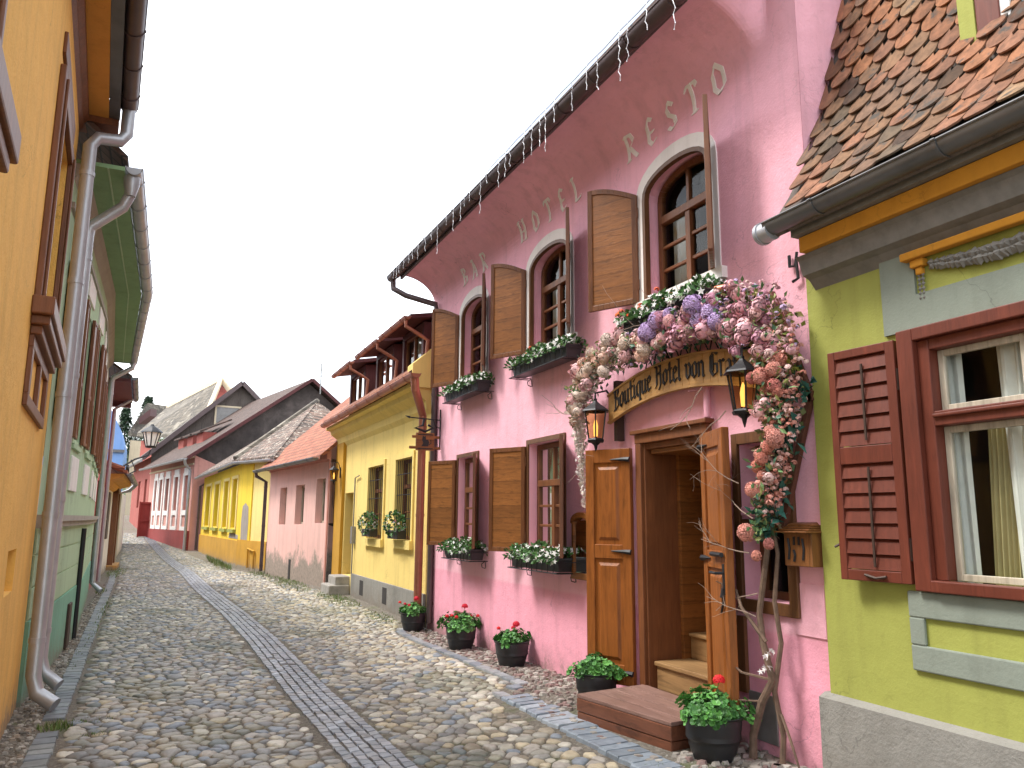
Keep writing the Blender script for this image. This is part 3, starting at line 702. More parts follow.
# gutter, fascia, roof
gutter(hotel,(3.12,3.90,5.34),(3.12,Y1+.35,5.42),.075,'gutter_brown',14)
mb=MB(); mb.box(3.17,3.20,4.12,Y1,5.30,5.42); mb.build('fascia',M['gutter_brown'],hotel)
mb=MB(); mb.extr([(3.10,Y0-.02,5.45),(3.10,Y0-.02,5.41),(8.2,Y0-.02,9.7),(8.2,Y0-.02,9.78)],(0,Y1-Y0+.1,0)); mb.extr([(8.2,Y0-.02,9.7),(8.2,Y0-.02,9.78),(13.3,Y0-.02,5.45),(13.3,Y0-.02,5.37)],(0,Y1-Y0+.1,0))
mb.build('roof',M['tile_dark'],hotel)
pipe(hotel,[(3.13,Y1+.28,5.36),(3.14,Y1+.27,5.22),(3.3,Y1+.1,5.08),(3.69,Y1-.22,4.90),(3.70,Y1-.24,4.78),(3.70,Y1-.24,.12)],.045,'gutter_brown')
# blind vent near the ground, electric panel, dark slots
mb=MB(); FH.box(mb,9.70,10.20,.36,.40,-.02,.03); FH.box(mb,9.68,9.72,.12,.36,-.02,.03); FH.box(mb,10.18,10.22,.12,.36,-.02,.03); mb.build('vent_frame',M['wood_dark'],hotel)
mb=MB(); FH.box(mb,9.72,10.18,.12,.36,-.10,-.06); mb.build('vent_back',M['dark_interior'],hotel)
mb=MB(); FH.box(mb,4.16,4.42,.18,.48,.0,.012); mb.build('vent_plate',M['metal_grey'],hotel,bevel=.003)
mb=MB(); FH.box(mb,4.42,4.50,.46,.96,.0,.03); mb.build('wall_slot',M['wood_dark'],hotel)
mb=MB(); FH.box(mb,3.70,3.96,.90,1.22,.0,.010); mb.build('meter_cover',M['pink_plaster'],hotel,bevel=.003)
# narrow window beside the door, behind the open leaf
mb=MB(); FH.box(mb,3.90,3.98,1.0,2.22,0,.03);FH.box(mb,4.42,4.48,1.0,2.22,0,.03);FH.box(mb,3.98,4.42,2.14,2.22,0,.03);FH.box(mb,3.98,4.42,1.0,1.08,0,.03); FH.box(mb,3.98,4.42,1.56,1.62,-.1,.02)
mb.build('window_surround',M['wood_dark'],hotel,bevel=.005)
window(FH,hotel,3.98,4.42,1.08,2.14,.14,'wood_dark',1,1)
mb=MB(); FH.box(mb,3.98,4.36,1.64,1.70,.03,.07);  FH.box(mb,3.98,4.2,1.70,1.84,.03,.06); mb.build('window_ledge',M['pvc_pink'],hotel,bevel=.01)
# door frame and entry
mb=MB()
FH.box(mb,4.72,4.80,.10,2.25,-.03,.05); FH.box(mb,5.62,5.70,.10,2.25,-.03,.05); FH.box(mb,4.72,5.70,2.25,2.33,-.03,.055); FH.box(mb,4.69,5.73,2.33,2.365,-.03,.085)
FH.box(mb,5.60,5.62,.12,2.25,-.34,.02); FH.box(mb,4.80,4.82,.12,2.25,-.34,.02); FH.box(mb,4.82,5.60,2.20,2.25,-.34,.01)
mb.build('door_frame',M['wood_brown_paint'],hotel,bevel=.006)
mb=MB()  # wooden porch box inside the wall
FH.box(mb,5.56,5.60,.12,2.2,-.95,-.30); FH.box(mb,4.82,4.86,.12,2.2,-1.3,-.30); FH.box(mb,4.86,5.56,2.16,2.2,-1.3,-.02); FH.box(mb,4.86,5.3,.6,2.16,-1.02,-.98)
FH.box(mb,5.26,5.56,.12,2.16,-.99,-.95)
mb.build('porch_lining',M['wood_shutter'],hotel,bevel=.004)
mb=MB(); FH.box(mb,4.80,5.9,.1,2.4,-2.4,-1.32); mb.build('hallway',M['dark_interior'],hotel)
mb=MB(); FH.box(mb,4.83,5.55,.27,.47,-.62,-.02); FH.box(mb,4.83,5.56,.45,.485,-.62,.0)
FH.box(mb,4.87,5.55,.485,.66,-.94,-.36); FH.box(mb,4.87,5.55,.66,.69,-.94,-.34)
mb.build('inner_steps',M['wood_step_pale'],hotel,bevel=.008)
# door leaves
def door_leaf(h,d,w,z0,z1,side,handle):
    h=Vector((h[0],h[1],0)); d=Vector((d[0],d[1],0)).normalized(); nr=Vector((-d.y,d.x,0)); P=lambda t,z,k:h+d*t+nr*k+Vector((0,0,z))
    def bx(m_,t0,t1,a,b,k0,k1): m_.hexa([P(t0,a,k0),P(t1,a,k0),P(t1,a,k1),P(t0,a,k1)],[P(t0,b,k0),P(t1,b,k0),P(t1,b,k1),P(t0,b,k1)])
    mb=MB(); th=.028; f=.085
    bx(mb,0,f,z0,z1,-th,th); bx(mb,w-f,w,z0,z1,-th,th)
    zs=[z0,z0+.16,z0+1.02,z0+1.14,z1-.12,z1]
    for i in (0,2,4): bx(mb,f,w-f,zs[i],zs[i+1],-th+.001,th-.001)
    o=mb.build('door_leaf',M['wood_door'],hotel,bevel=.006)
    for i in (1,3):
        m2=MB(); a,b=zs[i],zs[i+1]
        bx(m2,f-.003,w-f+.003,a-.003,b+.003,-.010,.010)
        for s in (-1,1):
            A=[P(f+.035,a+.035,s*.010),P(w-f-.035,a+.035,s*.010),P(w-f-.035,b-.035,s*.010),P(f+.035,b-.035,s*.010)]
            B=[P(f+.06,a+.06,s*.024),P(w-f-.06,a+.06,s*.024),P(w-f-.06,b-.06,s*.024),P(f+.06,b-.06,s*.024)]
            m2.add(A+B,[(0,1,5,4),(1,2,6,5),(2,3,7,6),(3,0,4,7),(4,5,6,7)])
        m2.build('door_panel',M['wood_door'],o)
    s=side
    for zc in (z0+.10,z1-.10,z0+1.08):
        m3=MB(); m3.tube([P(.0,zc,s*.034),P(.05,zc+.004,s*.037),P(.19,zc+.006,s*.034)],[.024,.019,.004],6); m3.build('hinge',M['iron_black'],o)
    if handle:
        m4=MB(); bx(m4,w-.075,w-.035,z0+.86,z0+1.06,side*.028,side*.034) if side>0 else bx(m4,w-.075,w-.035,z0+.86,z0+1.06,-.034,-.028)
        m4.tube([P(w-.055,z0+1.0,side*.034),P(w-.055,z0+1.0,side*.085),P(w-.16,z0+1.0,side*.09)],.010,8); m4.tube([P(w-.055,z0+.9,side*.036),P(w-.055,z0+.84,side*.05)],.012,6)
        m4.tube([P(w-.25,z0+1.12,side*.05),P(w-.02,z0+1.12,side*.05)],.016,8); m4.tube([P(w-.1,z0+.74,side*.04),P(w-.05,z0+.80,side*.04),P(w-.05,z0+.90,side*.04)],.008,6)
        m4.build('handle',M['iron_black'],o)
    return o
door_leaf((HX-.07,5.73),(-math.sin(R(28)),math.cos(R(28))),.45,.26,2.22,1,False)
door_leaf((HX-.07,4.74),(-.365,-.931),.52,.26,2.24,-1,True)
# thin folded outer boards to the left of the door
mb=MB(); FH.box(mb,6.36,6.46,.28,.95,.02,.05); mb.build('door_board',M['wood_shutter'],hotel,bevel=.006)
mb=MB(); FH.box(mb,6.36,6.46,.40,.45,.05,.07); FH.box(mb,6.36,6.46,.80,.85,.05,.07); mb.build('hinge',M['wood_dark'],hotel,bevel=.004)
# ---------------------------------------------------------------- broad nib lettering
GLY={
'B':(.80,[[(.12,1.5),(.26,1.4),(.26,.08)],[(0,1.42),(.3,1.55),(.62,1.42),(.66,1.1),(.34,.84)],[(.34,.84),(.7,.72),(.76,.32),(.5,.04),(.08,.06)]]),
'o':(.62,[[(.3,1),(.1,.8),(.1,.2),(.3,0)],[(.3,1),(.5,.8),(.5,.2),(.3,0)]]),
'u':(.66,[[(.02,.95),(.12,.85),(.12,.15),(.28,0),(.48,.16)],[(.40,.95),(.5,.85),(.5,.1),(.62,0)]]),
't':(.46,[[(.2,1.35),(.2,.15),(.32,0),(.46,.12)],[(0,.93),(.40,.93)]]),
'i':(.36,[[(.04,.95),(.15,.85),(.15,.12),(.28,0)],[(.13,1.25),(.2,1.32)]]),
'q':(.64,[[(.5,.86),(.3,1),(.1,.8),(.1,.2),(.28,0),(.5,.16)],[(.5,1),(.5,-.42),(.62,-.36)]]),
'e':(.54,[[(.1,.5),(.4,.64),(.46,.82),(.28,1),(.1,.8),(.1,.2),(.28,0),(.48,.15)]]),
'H':(.84,[[(.05,1.5),(.2,1.38),(.2,.1),(.05,0)],[(.2,.72),(.46,.95),(.64,.8),(.64,.1),(.5,-.18)],[(.5,1.5),(.64,1.35),(.64,.9)]]),
'a':(.64,[[(.1,.86),(.3,1),(.48,.85),(.48,.1),(.6,0)],[(.48,.56),(.16,.45),(.1,.2),(.25,0),(.48,.2)]]),
'l':(.34,[[(.04,1.5),(.15,1.4),(.15,.12),(.28,0)]]),
'v':(.62,[[(.02,.95),(.12,.85),(.12,.2),(.3,0),(.5,.2),(.5,.8),(.34,1)]]),
'n':(.66,[[(.02,.95),(.12,.85),(.12,.05)],[(.12,.8),(.34,1),(.5,.85),(.5,.1),(.62,0)]]),
'G':(.92,[[(.78,1.36),(.5,1.55),(.12,1.25),(.1,.35),(.4,0),(.74,.2),(.74,.74),(.46,.74)],[(.34,1.3),(.34,.3)]]),
'r':(.50,[[(.02,.95),(.12,.85),(.12,.05),(.2,0)],[(.12,.8),(.32,1),(.46,.9)]]),
'f':(.46,[[(.48,1.45),(.3,1.58),(.18,1.35),(.18,0)],[(0,.93),(.40,.93)]]),' ':(.42,[])}
KTH=[0]
def nibtext(mb,text,x0,size,surf,nib=.20,ang=38,sp=.03,th=.004,glyphs=GLY):
    x=x0; nv=Vector((math.cos(R(ang)),math.sin(R(ang))))*nib/2*size
    for ch in text:
        w,str_=glyphs[ch]
        for s in str_:
            pts=[]
            for a,b in zip(s[:-1],s[1:]):
                for k in range(3): pts.append((lerp(a[0],b[0],k/3),lerp(a[1],b[1],k/3)))
            pts.append(s[-1])
            for a,b in zip(pts[:-1],pts[1:]):
                A=Vector((x+a[0]*size,a[1]*size)); B=Vector((x+b[0]*size,b[1]*size))
                q=[A-nv,A+nv,B+nv,B-nv]
                if abs((q[1]-q[0]).cross(q[2]-q[1]))<(.05*size)**2*.2:
                    pv=Vector((-(B-A).y,(B-A).x)).normalized()*.02*size; q=[A-nv-pv,A+nv+pv,B+nv+pv,B-nv-pv]
                lo=[surf(p.x,p.y,0) for p in q]; KTH[0]=(KTH[0]+1)%11; hi=[surf(p.x,p.y,th+KTH[0]*.0006) for p in q]
                mb.hexa(lo,hi)
        x+=(w+sp)*size
    return x
UNC={
'B':(.72,[[(.1,0),(.1,1)],[(0,1),(.42,.95),(.5,.75),(.14,.55)],[(.14,.55),(.58,.45),(.56,.12),(0,.0)]]),
'A':(.78,[[(.02,0),(.36,1),(.68,0)],[(.14,.38),(.56,.38)],[(.2,1.02),(.5,1.02)],[(-.06,0),(.12,0)],[(.58,0),(.78,0)]]),
'R':(.76,[[(.1,0),(.1,1)],[(0,1),(.46,.96),(.54,.74),(.14,.5)],[(.24,.5),(.5,.2),(.72,0)],[(0,0),(.22,0)]]),
'H':(.78,[[(.1,0),(.1,1)],[(.6,0),(.6,1)],[(.1,.5),(.6,.52)],[(0,0),(.22,0)],[(0,1),(.22,1)],[(.5,0),(.72,0)],[(.5,1),(.72,1)]]),
'O':(.78,[[(.34,1),(.08,.75),(.08,.25),(.34,0),(.6,.25),(.6,.75),(.34,1)]]),
'T':(.70,[[(.32,0),(.32,1)],[(.02,.9),(.06,1),(.6,1),(.64,.88)],[(.2,0),(.46,0)]]),
'E':(.66,[[(.5,.9),(.3,1),(.1,.8),(.1,.2),(.3,0),(.54,.12)],[(.1,.5),(.44,.5)]]),
'L':(.60,[[(.12,1),(.12,0)],[(0,1),(.26,1)],[(.12,0),(.46,0),(.54,.16)]]),
'S':(.64,[[(.52,.86),(.3,1),(.1,.82),(.16,.6),(.46,.4),(.5,.16),(.28,0),(.06,.14)]]),
}
mb=MB()
def csurf(y0,z0):
    def f(u,v,k):
        z=z0+v; y=y0-u; return Vector((covex(z,y)-.003-k,y,z))
    return f
for word,y0,y1,z0 in (('BAR',10.12,9.22,4.90),('HOTEL',8.16,6.68,4.90),('RESTO',5.78,4.36,4.89)):
    n=len(word); wsum=sum(UNC[c][0] for c in word); size=.225; sp=((y0-y1)/size-wsum)/(n-1)
    xx=0
    for ch_ in word: mb=MB(); xx=nibtext(mb,ch_,xx,size,csurf(y0,z0),.20,25,sp,.004,UNC); mb.build('painted_letter',M['lettering_cream'],hotel)
mb=MB()   # wrought iron wall anchor
mb.tube([(HX-.02,3.82,3.36),(HX-.03,3.81,3.28),(HX-.03,3.76,3.27),(HX-.03,3.74,3.36)],.011,6); mb.tube([(HX-.03,3.75,3.30),(HX-.03,3.74,3.18),(HX-.03,3.79,3.17)],.011,6); mb.build('wall_anchor',M['iron_black'],hotel)
# ---------------------------------------------------------------- icicle lights along the gutter
ic=thing('icicle_lights','white icicle light strands dangling from the brown gutter of the pink hotel','lights',(3.04,7.8,5.4))
mb=MB(); y=4.05
path=[(3.035,4.0+.25*i,5.405+.01*(i%2)) for i in range(31)]
mb.tube(path,.004,4)
while y<11.6:
    L=random.choice([.14,.22,.32,.42,.28]); x=3.032; p=[(x,y,5.41)]; k=int(L/.04)+1
    for i in range(1,k+1): p.append((x-.004*math.sin(i*1.7+y*9)-.006,y+.012*math.sin(i*2.1+y*7),5.41-L*i/k))
    mb.tube(p,.0030,3,cap=False)
    for q in p[1::1]: mb.box(q[0]-.003,q[0]+.003,q[1]-.003,q[1]+.003,q[2]-.008,q[2])
    if random.random()<.45: mb.tube([(x,y,5.41),(x,y+.01,5.41+random.uniform(.05,.12))],.003,3)
    y+=random.choice([.12,.18,.26,.34])
mb.build('light_strand',M['strand_white'],ic)
# ---------------------------------------------------------------- flower boxes on the wall
def flower_box(label,y0,y1,z,X=HX,ornate=True,red=0,white=60,group='flower boxes on the pink hotel',dens=1.0):
    yc=(y0+y1)/2; t=thing('flower_box',label,'flower box',(X-.12,yc,z),group)
    w=.19; x1,x0=X-.04,X-.04-w
    mb=MB(); h=.13
    mb.hexa([(x0+.02,y0+.02,z),(x1-.02,y0+.02,z),(x1-.02,y1-.02,z),(x0+.02,y1-.02,z)],[(x0,y0,z+h),(x1,y0,z+h),(x1,y1,z+h),(x0,y1,z+h)])
    for e in (y0-.005,y1-.015): mb.box(x0-.006,x1+.006,e,e+.02,z+h-.018,z+h)
    mb.box(x0-.010,x0+.008,y0,y1,z+h-.018,z+h+.003)
    mb.build('trough',M['pot_black'],t,bevel=.004)
    mb=MB(); r=.006
    for yy_ in (y0+.06,y1-.06):
        mb.tube([(X,yy_,z-.10),(X-.012,yy_,z-.012),(x0-.02,yy_,z-.012),(x0-.02,yy_,z+.10)],r,6); mb.tube([(X-.01,yy_,z-.10),(X-.05,yy_,z-.09),(X-.06,yy_,z-.05),(X-.02,yy_,z-.02)],r*.8,6)
    for zz_ in (z-.012,z+.09): mb.tube([(X-.01,y0-.02,zz_),(x0-.02,y0-.02,zz_),(x0-.02,y1+.02,zz_),(X-.01,y1+.02,zz_)],r,6)
    if ornate:
        k=int((y1-y0)/.10)
        for i in range(k):
            yc_=y0+.05+i*.10; n=10; q=[(x0-.02,yc_+.032*math.cos(.4+j*.62)*(1-j*.06),z+.04+.032*math.sin(.4+j*.62)*(1-j*.06)) for j in range(n)]
            mb.tube(q,.004,4)
    else:
        for i in range(int((y1-y0)/.12)): mb.tube([(x0-.02,y0+.06+i*.12,z-.012),(x0-.02,y0+.06+i*.12,z+.09)],.004,4)
    mb.build('bracket',M['iron_black'],t)
    mb=MB(); mb.box(x0+.01,x1-.01,y0+.01,y1-.01,z+h-.03,z+h-.012); mb.build('soil',M['soil'],t)
    L=y1-y0
    def fn():
        u=random.uniform(-1,1); a=random.uniform(-1.9,1.9)
        rr=random.uniform(.3,1)**.5; px_=(x0+x1)/2-.01+math.sin(a)*.15*rr; pz=z+h-.02+max(-.05,math.cos(a)*.14*rr)*(1-.35*abs(u)**3)*(.75+.35*math.sin(u*7+y0*3))
        return (min(px_,X-.015),yc+u*L*.52,pz),(math.sin(a),u*.5,max(.1,math.cos(a)))
    mb=MB(); foliage(mb,int(720*L*dens),fn,.052,.036)
    for _ in range(int(30*L)):
        u=random.uniform(-1,1); mb.tube([(x0+.08,yc+u*L*.45,z+h-.02),(x0+.05+random.uniform(-.08,.04),yc+u*L*.5,z+h+random.uniform(.06,.14))],.002,3,(.07,.14,.04))
    mb.build('foliage',M['leaf'],t)['kind']='stuff'
    mb=MB()
    for _ in range(white):
        p,o=fn(); p=Vector(p)+Vector(o).normalized()*.02; p.x=min(p.x,X-.02)
        if p.y<yc+L*.1 or random.random()<.75: star_flower(mb,p,Vector(o)+rndv()*.4+Vector((-.5,-.4,0)),random.uniform(.022,.036),mul((.80,.80,.76),random.uniform(.85,1.02)))
    mb.build('white_flowers',M['petal'],t)['kind']='stuff'
    if red:
        for _ in range(red):
            p,o=fn(); p=Vector(p)+Vector((-.02,0,.05)); p.y=yc+abs(p.y-yc)*1.05
            mb=MB(); blob_flower(mb,p,.030,random.choice([(.78,.10,.03),(.75,.15,.08),(.82,.2,.05)]),10); mb.build('orange_flower_head',M['petal'],t)
    return t
flower_box('flower box of white blooms under the upper window nearest the yellow house',8.98,10.22,3.21,ornate=False,white=90)
flower_box('flower box of white blooms in a plain black iron rail under the middle upper window',6.62,7.92,3.19,ornate=False,white=110,red=3)
flower_box('flower box with orange and white blooms and scrolled iron rail above the flower garland',4.45,5.58,3.16,white=150,red=12,dens=1.1)
flower_box('narrow flower box of white blooms under the lower window beside the yellow house',9.12,10.12,1.11,ornate=False,white=80)
flower_box('flower box full of white blooms under the lower window left of the menu case',6.80,7.92,1.11,ornate=False,white=130)
# ================================================================= OLIVE HOUSE (nearest, right)
OX=3.70
olive=thing('olive_house','olive green house with grey trim, shingled clay tile roof and red framed window','house',(OX,1.5,0))
FO=Fac((OX,0),(OX,1),(-1,0,0))
mb=MB(); FO.wall(mb,-2.5,3.655,.6,3.25,[(1.61,2.95,1.28,2.63)],th=.2); mb.box(OX+.01,OX+5,3.62,3.655,-.2,3.3)
mb.build('wall',M['olive_plaster'],olive)
mb=MB(); mb.box(OX-.05,OX+.1,-2.5,3.70,-.3,.585); mb.hexa([(OX-.05,-2.5,.585),(OX+.1,-2.5,.585),(OX+.1,3.70,.585),(OX-.05,3.70,.585)],[(OX,-2.5,.61),(OX+.1,-2.5,.61),(OX+.1,3.70,.61),(OX,3.70,.61)])
mb.build('plinth',M['grey_plinth'],olive)
mb=MB()  # cornice: bands stepping out
prof=[(OX-.0,3.02),(OX-.05,3.08),(OX-.10,3.10),(OX-.13,3.19),(OX-.16,3.21)]
mb.extr([(x,-2.5,z+.03) for x,z in prof]+[(OX+.02,-2.5,3.24),(OX+.02,-2.5,3.05)],(0,6.08,0)); mb.build('cornice',M['garland_grey'],olive)
mb=MB(); mb.box(OX-.20,OX+.02,-2.5,3.50,3.243,3.34); mb.build('amber_band',M['amber_trim'],olive,bevel=.006)
mb=MB(); mb.box(OX-.24,OX+.02,-2.5,3.52,3.343,3.44); mb.build('soffit',M['garland_grey'],olive)
mb=MB()  # frieze field: grey surround with sunk olive panel
FO.box(mb,-2,3.08,2.70,2.83,0,.018); FO.box(mb,2.86,3.08,2.83,3.075,0,.018); FO.box(mb,3.0,3.08,.84+.40,2.70,0,.0165) if False else None
FO.box(mb,1.4,3.08,2.64,2.70,0,.018)
mb.build('frieze_border',M['grey_green_trim'],olive)
mb=MB(); FO.box(mb,-2,2.90,3.015,3.06,.018,.075); FO.box(mb,2.78,2.86,2.97,3.015,.0,.05); FO.box(mb,2.80,2.84,2.93,2.97,.0,.035); mb.build('frieze_ledge',M['amber_trim'],olive,bevel=.008)
mb=MB() # plaster garland swag of overlapping leaves
def lump(c,r,ax):
    c=Vector(c); n=7; ax=Vector(ax).normalized(); s=ax.cross(Vector((1,0,0))).normalized(); o=Vector((-1,0,0))
    mb.add([c-ax*r,c+s*r*.8,c+ax*r*.9,c-s*r*.8,c+o*r*.75,c+o*r*.45-ax*r*.5],[(0,1,5),(1,4,5),(4,3,5),(3,0,5),(1,2,4),(2,3,4)])
pts=[(lerp(2.74,1.9,i/28),2.965-.055*math.sin(math.pi*min(1,i/28)*.55)*1.6+.13*(i/28)**2.2) for i in range(29)]
for i in range(28):
    (y,z),(y2,z2)=pts[i],pts[i+1]; r=.020+.012*math.sin(math.pi*i/28)
    for s in (-.7,.7): lump((OX-.026,y+random.uniform(-.006,.006),z+s*r*.8),r*random.uniform(1.2,1.6),(random.uniform(-.3,.3)*.03,y2-y,z2-z+random.uniform(-.02,.02)))
for i in range(6):
    for s in (-1,1): lump((OX-.015,2.82+s*.011,2.93-i*.026),.016,(0,0,-1))
mb.build('garland_moulding',M['garland_grey'],olive)
mb=MB()  # apron panel under the window
FO.box(mb,1.3,3.06,.84,.97,0,.022); FO.box(mb,1.3,3.06,1.11,1.245,0,.022); FO.box(mb,2.97,3.06,.97,1.11,0,.022)
mb.build('apron_panel',M['grey_green_trim'],olive,bevel=.008)
FOw=Fac((OX,-.05),(OX,.95),(-1,0,0))
# window: heavy red frame, old white sashes
mb=MB(); FOw.box(mb,2.93,3.03,1.25,2.64,0,.055); FOw.box(mb,1.62,1.74,1.25,2.64,0,.055); FOw.box(mb,1.74,2.93,2.57,2.64,0,.055); FOw.box(mb,1.74,2.93,1.25,1.31,0,.065)
FOw.box(mb,2.86,2.93,1.31,2.57,-.09,.02); FOw.box(mb,1.74,1.80,1.31,2.57,-.09,.02); FOw.box(mb,1.80,2.86,2.51,2.57,-.09,.02); FOw.box(mb,1.80,2.86,2.10,2.18,-.09,.022); FOw.box(mb,1.80,2.86,2.145,2.165,.022,.04)
wf=mb.build('window_frame',M['red_paint'],olive,bevel=.006)
def sash(a,b,z0,z1):
    m_=MB(); f=.035
    FOw.box(m_,a,a+f,z0,z1,-.075,-.045); FOw.box(m_,b-f,b,z0,z1,-.075,-.045); FOw.box(m_,a+f,b-f,z0,z0+f,-.074,-.046); FOw.box(m_,a+f,b-f,z1-f,z1,-.074,-.046)
    s=m_.build('sash',M['wood_white_old'],olive,bevel=.004); m_=MB(); FOw.quad(m_,a+f*.5,b-f*.5,z0+f*.5,z1-f*.5,-.060); m_.build('pane',M['pane_glass'],s)
for a,b in ((2.385,2.86),(1.87,2.345)):
    sash(a,b,2.18,2.51); sash(a,b,1.31,2.10)
mb=MB(); FOw.box(mb,2.345,2.385,1.31,2.10,-.078,-.030); FOw.box(mb,2.345,2.385,2.18,2.51,-.078,-.030); mb.build('mullion',M['wood_white_old'],olive,bevel=.004)
mb=MB(); n=90
for (a,b) in ((2.80,3.16),(2.26,2.60),(1.85,2.1)):
    k=int((b-a)/.012); P=[];Q=[]
    for i in range(k+1):
        t=lerp(a,b,i/k); dd=-.155+.014*math.sin(i*1.3)+.006*math.sin(i*.37); P.append(FOw.p(t,1.27,dd)); Q.append(FOw.p(t+.02*math.sin(i*.5),2.55,dd))
    mb.sheet(P,Q,FOw.n*.002)
mb.build('curtain',M['curtain'],olive)
mb=MB(); P=[];Q=[]
for i in range(30):
    t=lerp(2.62,2.76,i/29); dd=-.20+.012*math.sin(i*1.1); P.append(FOw.p(t,1.27,dd)); Q.append(FOw.p(t-.04,2.1,dd))
mb.sheet(P,Q,FOw.n*.002); mb.build('curtain',M['curtain_gold'],olive)
mb=MB(); FOw.box(mb,1.4,3.2,1.1,2.8,-1.2,-1.17); FOw.box(mb,3.2,3.23,1.1,2.8,-1.2,-.2); FOw.box(mb,1.37,1.4,1.1,2.8,-1.2,-.2); FOw.box(mb,1.4,3.2,2.8,2.83,-1.2,-.2); FOw.box(mb,1.4,3.2,1.07,1.1,-1.2,-.2); mb.build('room_behind',M['dark_interior'],olive)
# louvred shutter folded open on the left
hx=(OX-.035,3.00); d=Vector((-.045,.41,0)).normalized(); w=.43; nr=Vector((-d.y,d.x,0)); H0=Vector((hx[0],hx[1],0))
P_=lambda t,z,k:H0+d*t+nr*k+Vector((0,0,z))
def bx(m_,t0,t1,a,b,k0,k1): m_.hexa([P_(t0,a,k0),P_(t1,a,k0),P_(t1,a,k1),P_(t0,a,k1)],[P_(t0,b,k0),P_(t1,b,k0),P_(t1,b,k1),P_(t0,b,k1)])
mb=MB(); bx(mb,0,.055,1.28,2.60,-.02,.02); bx(mb,w-.045,w,1.28,2.60,-.02,.02)
for a,b in ((1.28,1.34),(1.93,2.03),(2.55,2.60)): bx(mb,.055,w-.045,a,b,-.019,.019)
sh=mb.build('shutter',M['red_paint'],olive,bevel=.004)
mb=MB()
for z0,z1,k in ((1.34,1.93,7),(2.03,2.55,6)):
    for i in range(k):
        z=lerp(z0,z1,i/k); hh=(z1-z0)/k
        mb.hexa([P_(.055,z+.004,.016),P_(w-.045,z+.004,.016),P_(w-.045,z+.010,-.014),P_(.055,z+.010,-.014)],[P_(.055,z+hh*.80,.004),P_(w-.045,z+hh*.80,.004),P_(w-.045,z+hh*1.12,-.016),P_(.055,z+hh*1.12,-.016)])
mb.build('louvre_slats',M['red_paint'],sh)
mb=MB(); bx(mb,.20,.212,1.36,1.91,.018,.026); bx(mb,.20,.212,2.06,2.50,.018,.026); mb.tube([P_(.14,1.31,.026),P_(.2,1.30,.032),P_(.27,1.315,.026)],.008,6); mb.tube([P_(.0,1.40,.0),P_(.0,1.52,.0)],.013,6); mb.tube([P_(.0,2.32,.0),P_(.0,2.44,.0)],.013,6); mb.tube([P_(w+.0,1.48,.0),P_(w+.03,1.46,.02)],.008,6)
mb.build('latch',M['iron_brown'],sh)
# gutter with a spout past the corner
gutter(olive,(3.385,-2,3.43),(3.375,3.60,3.44),.07,'gutter_dark',7)
mb=MB(); mb.tube([(3.375,3.58,3.405),(3.376,3.69,3.405)],.066,16); mb.tube([(3.375,3.66,3.405),(3.376,3.685,3.405)],.074,16); mb.build('gutter_end',M['gutter_grey'],olive,smooth=True)
# roof: flared profile, individually laid round-ended tiles
RP=[(3.36,3.44),(3.47,3.56),(3.60,3.74),(3.75,3.99),(3.92,4.33),(4.07,4.80),(4.22,5.34),(4.50,6.4),(4.9,7.9)]
mb=MB(); mb.sheet([(x,-2.5,z-.05) for x,z in RP],[(x,3.66,z-.05) for x,z in RP],(.05,0,-.03)); mb.extr([(4.9,-2.5,7.85),(4.9,3.66,7.85),(9,3.66,3.3),(9,-2.5,3.3)],(.03,0,.03)); mb.build('roof_deck',M['wood_old'],olive)
ra=[0]
for a,b in zip(RP[:-1],RP[1:]): ra.append(ra[-1]+math.hypot(b[0]-a[0],b[1]-a[1]))
def rp(s):
    for i in range(len(ra)-1):
        if s<=ra[i+1] or i==len(ra)-2:
            t=(s-ra[i])/(ra[i+1]-ra[i]); return Vector((lerp(RP[i][0],RP[i+1][0],t),0,lerp(RP[i][1],RP[i+1][1],t))),Vector((RP[i+1][0]-RP[i][0],0,RP[i+1][1]-RP[i][1])).normalized()
mb=MB(); TC=[(.13,.09,.07),(.19,.11,.085),(.22,.12,.08),(.25,.115,.08),(.30,.13,.08),(.33,.14,.08),(.30,.15,.10),(.28,.17,.115),(.26,.19,.13)]
ex=.128; row=0; s=.03
while s<3.1:
    y=3.66-max(0,.42-s)*.42-(row%2)*.085
    while y>.6:
        p,t=rp(s+random.uniform(-.008,.008)); t=(rp(s+.24)[0]-p).normalized(); nrm=Vector((-t.z,0,t.x)); L=.29; wd=.162; pn=math.sin(s*2.1+y*1.3)+math.sin(y*3.1-s*1.7+2)+.5*math.sin(s*5+y*4); c=mul(TC[int(min(8,max(0,4.2+pn*1.7+random.uniform(-1.6,1.6))))],random.uniform(.8,1.18)); c=(c[0]*.98,c[1]*1.0,c[2]*.82)
        if random.random()<.10: c=mul(c,.4)
        if s>1.7 and random.random()<.5: c=tuple(a*.5+b*.5 for a,b in zip(c,(.32,.22,.15)))
        yj=y-.081+random.uniform(-.006,.006); tl=random.uniform(-.006,.010); rt=random.uniform(-.03,.03)
        out=[]
        for (u,v) in ((-.5,1),(-.5,.32),(-.46,.20),(-.34,.09),(-.17,.02),(0,0),(.17,.02),(.34,.09),(.46,.20),(.5,.32),(.5,1)):
            Y=yj+u*wd+rt*v*L; lift=.026*(1-v)+.005+tl*(1-v)-.010*(abs(u)*2)**2
            out.append(p+t*(v*L)+nrm*lift+Vector((0,Y,0)))
        top=[q+nrm*.011 for q in out]; cen=p+t*.12+nrm*.036+Vector((0,yj,0)); n=len(out)
        mb.add(out+top+[cen],[(i,i+1,n+i+1,n+i) for i in range(n-1)]+[(n+i,n+i+1,2*n) for i in range(n-1)],c)
        y-=.17
    s+=ex; row+=1
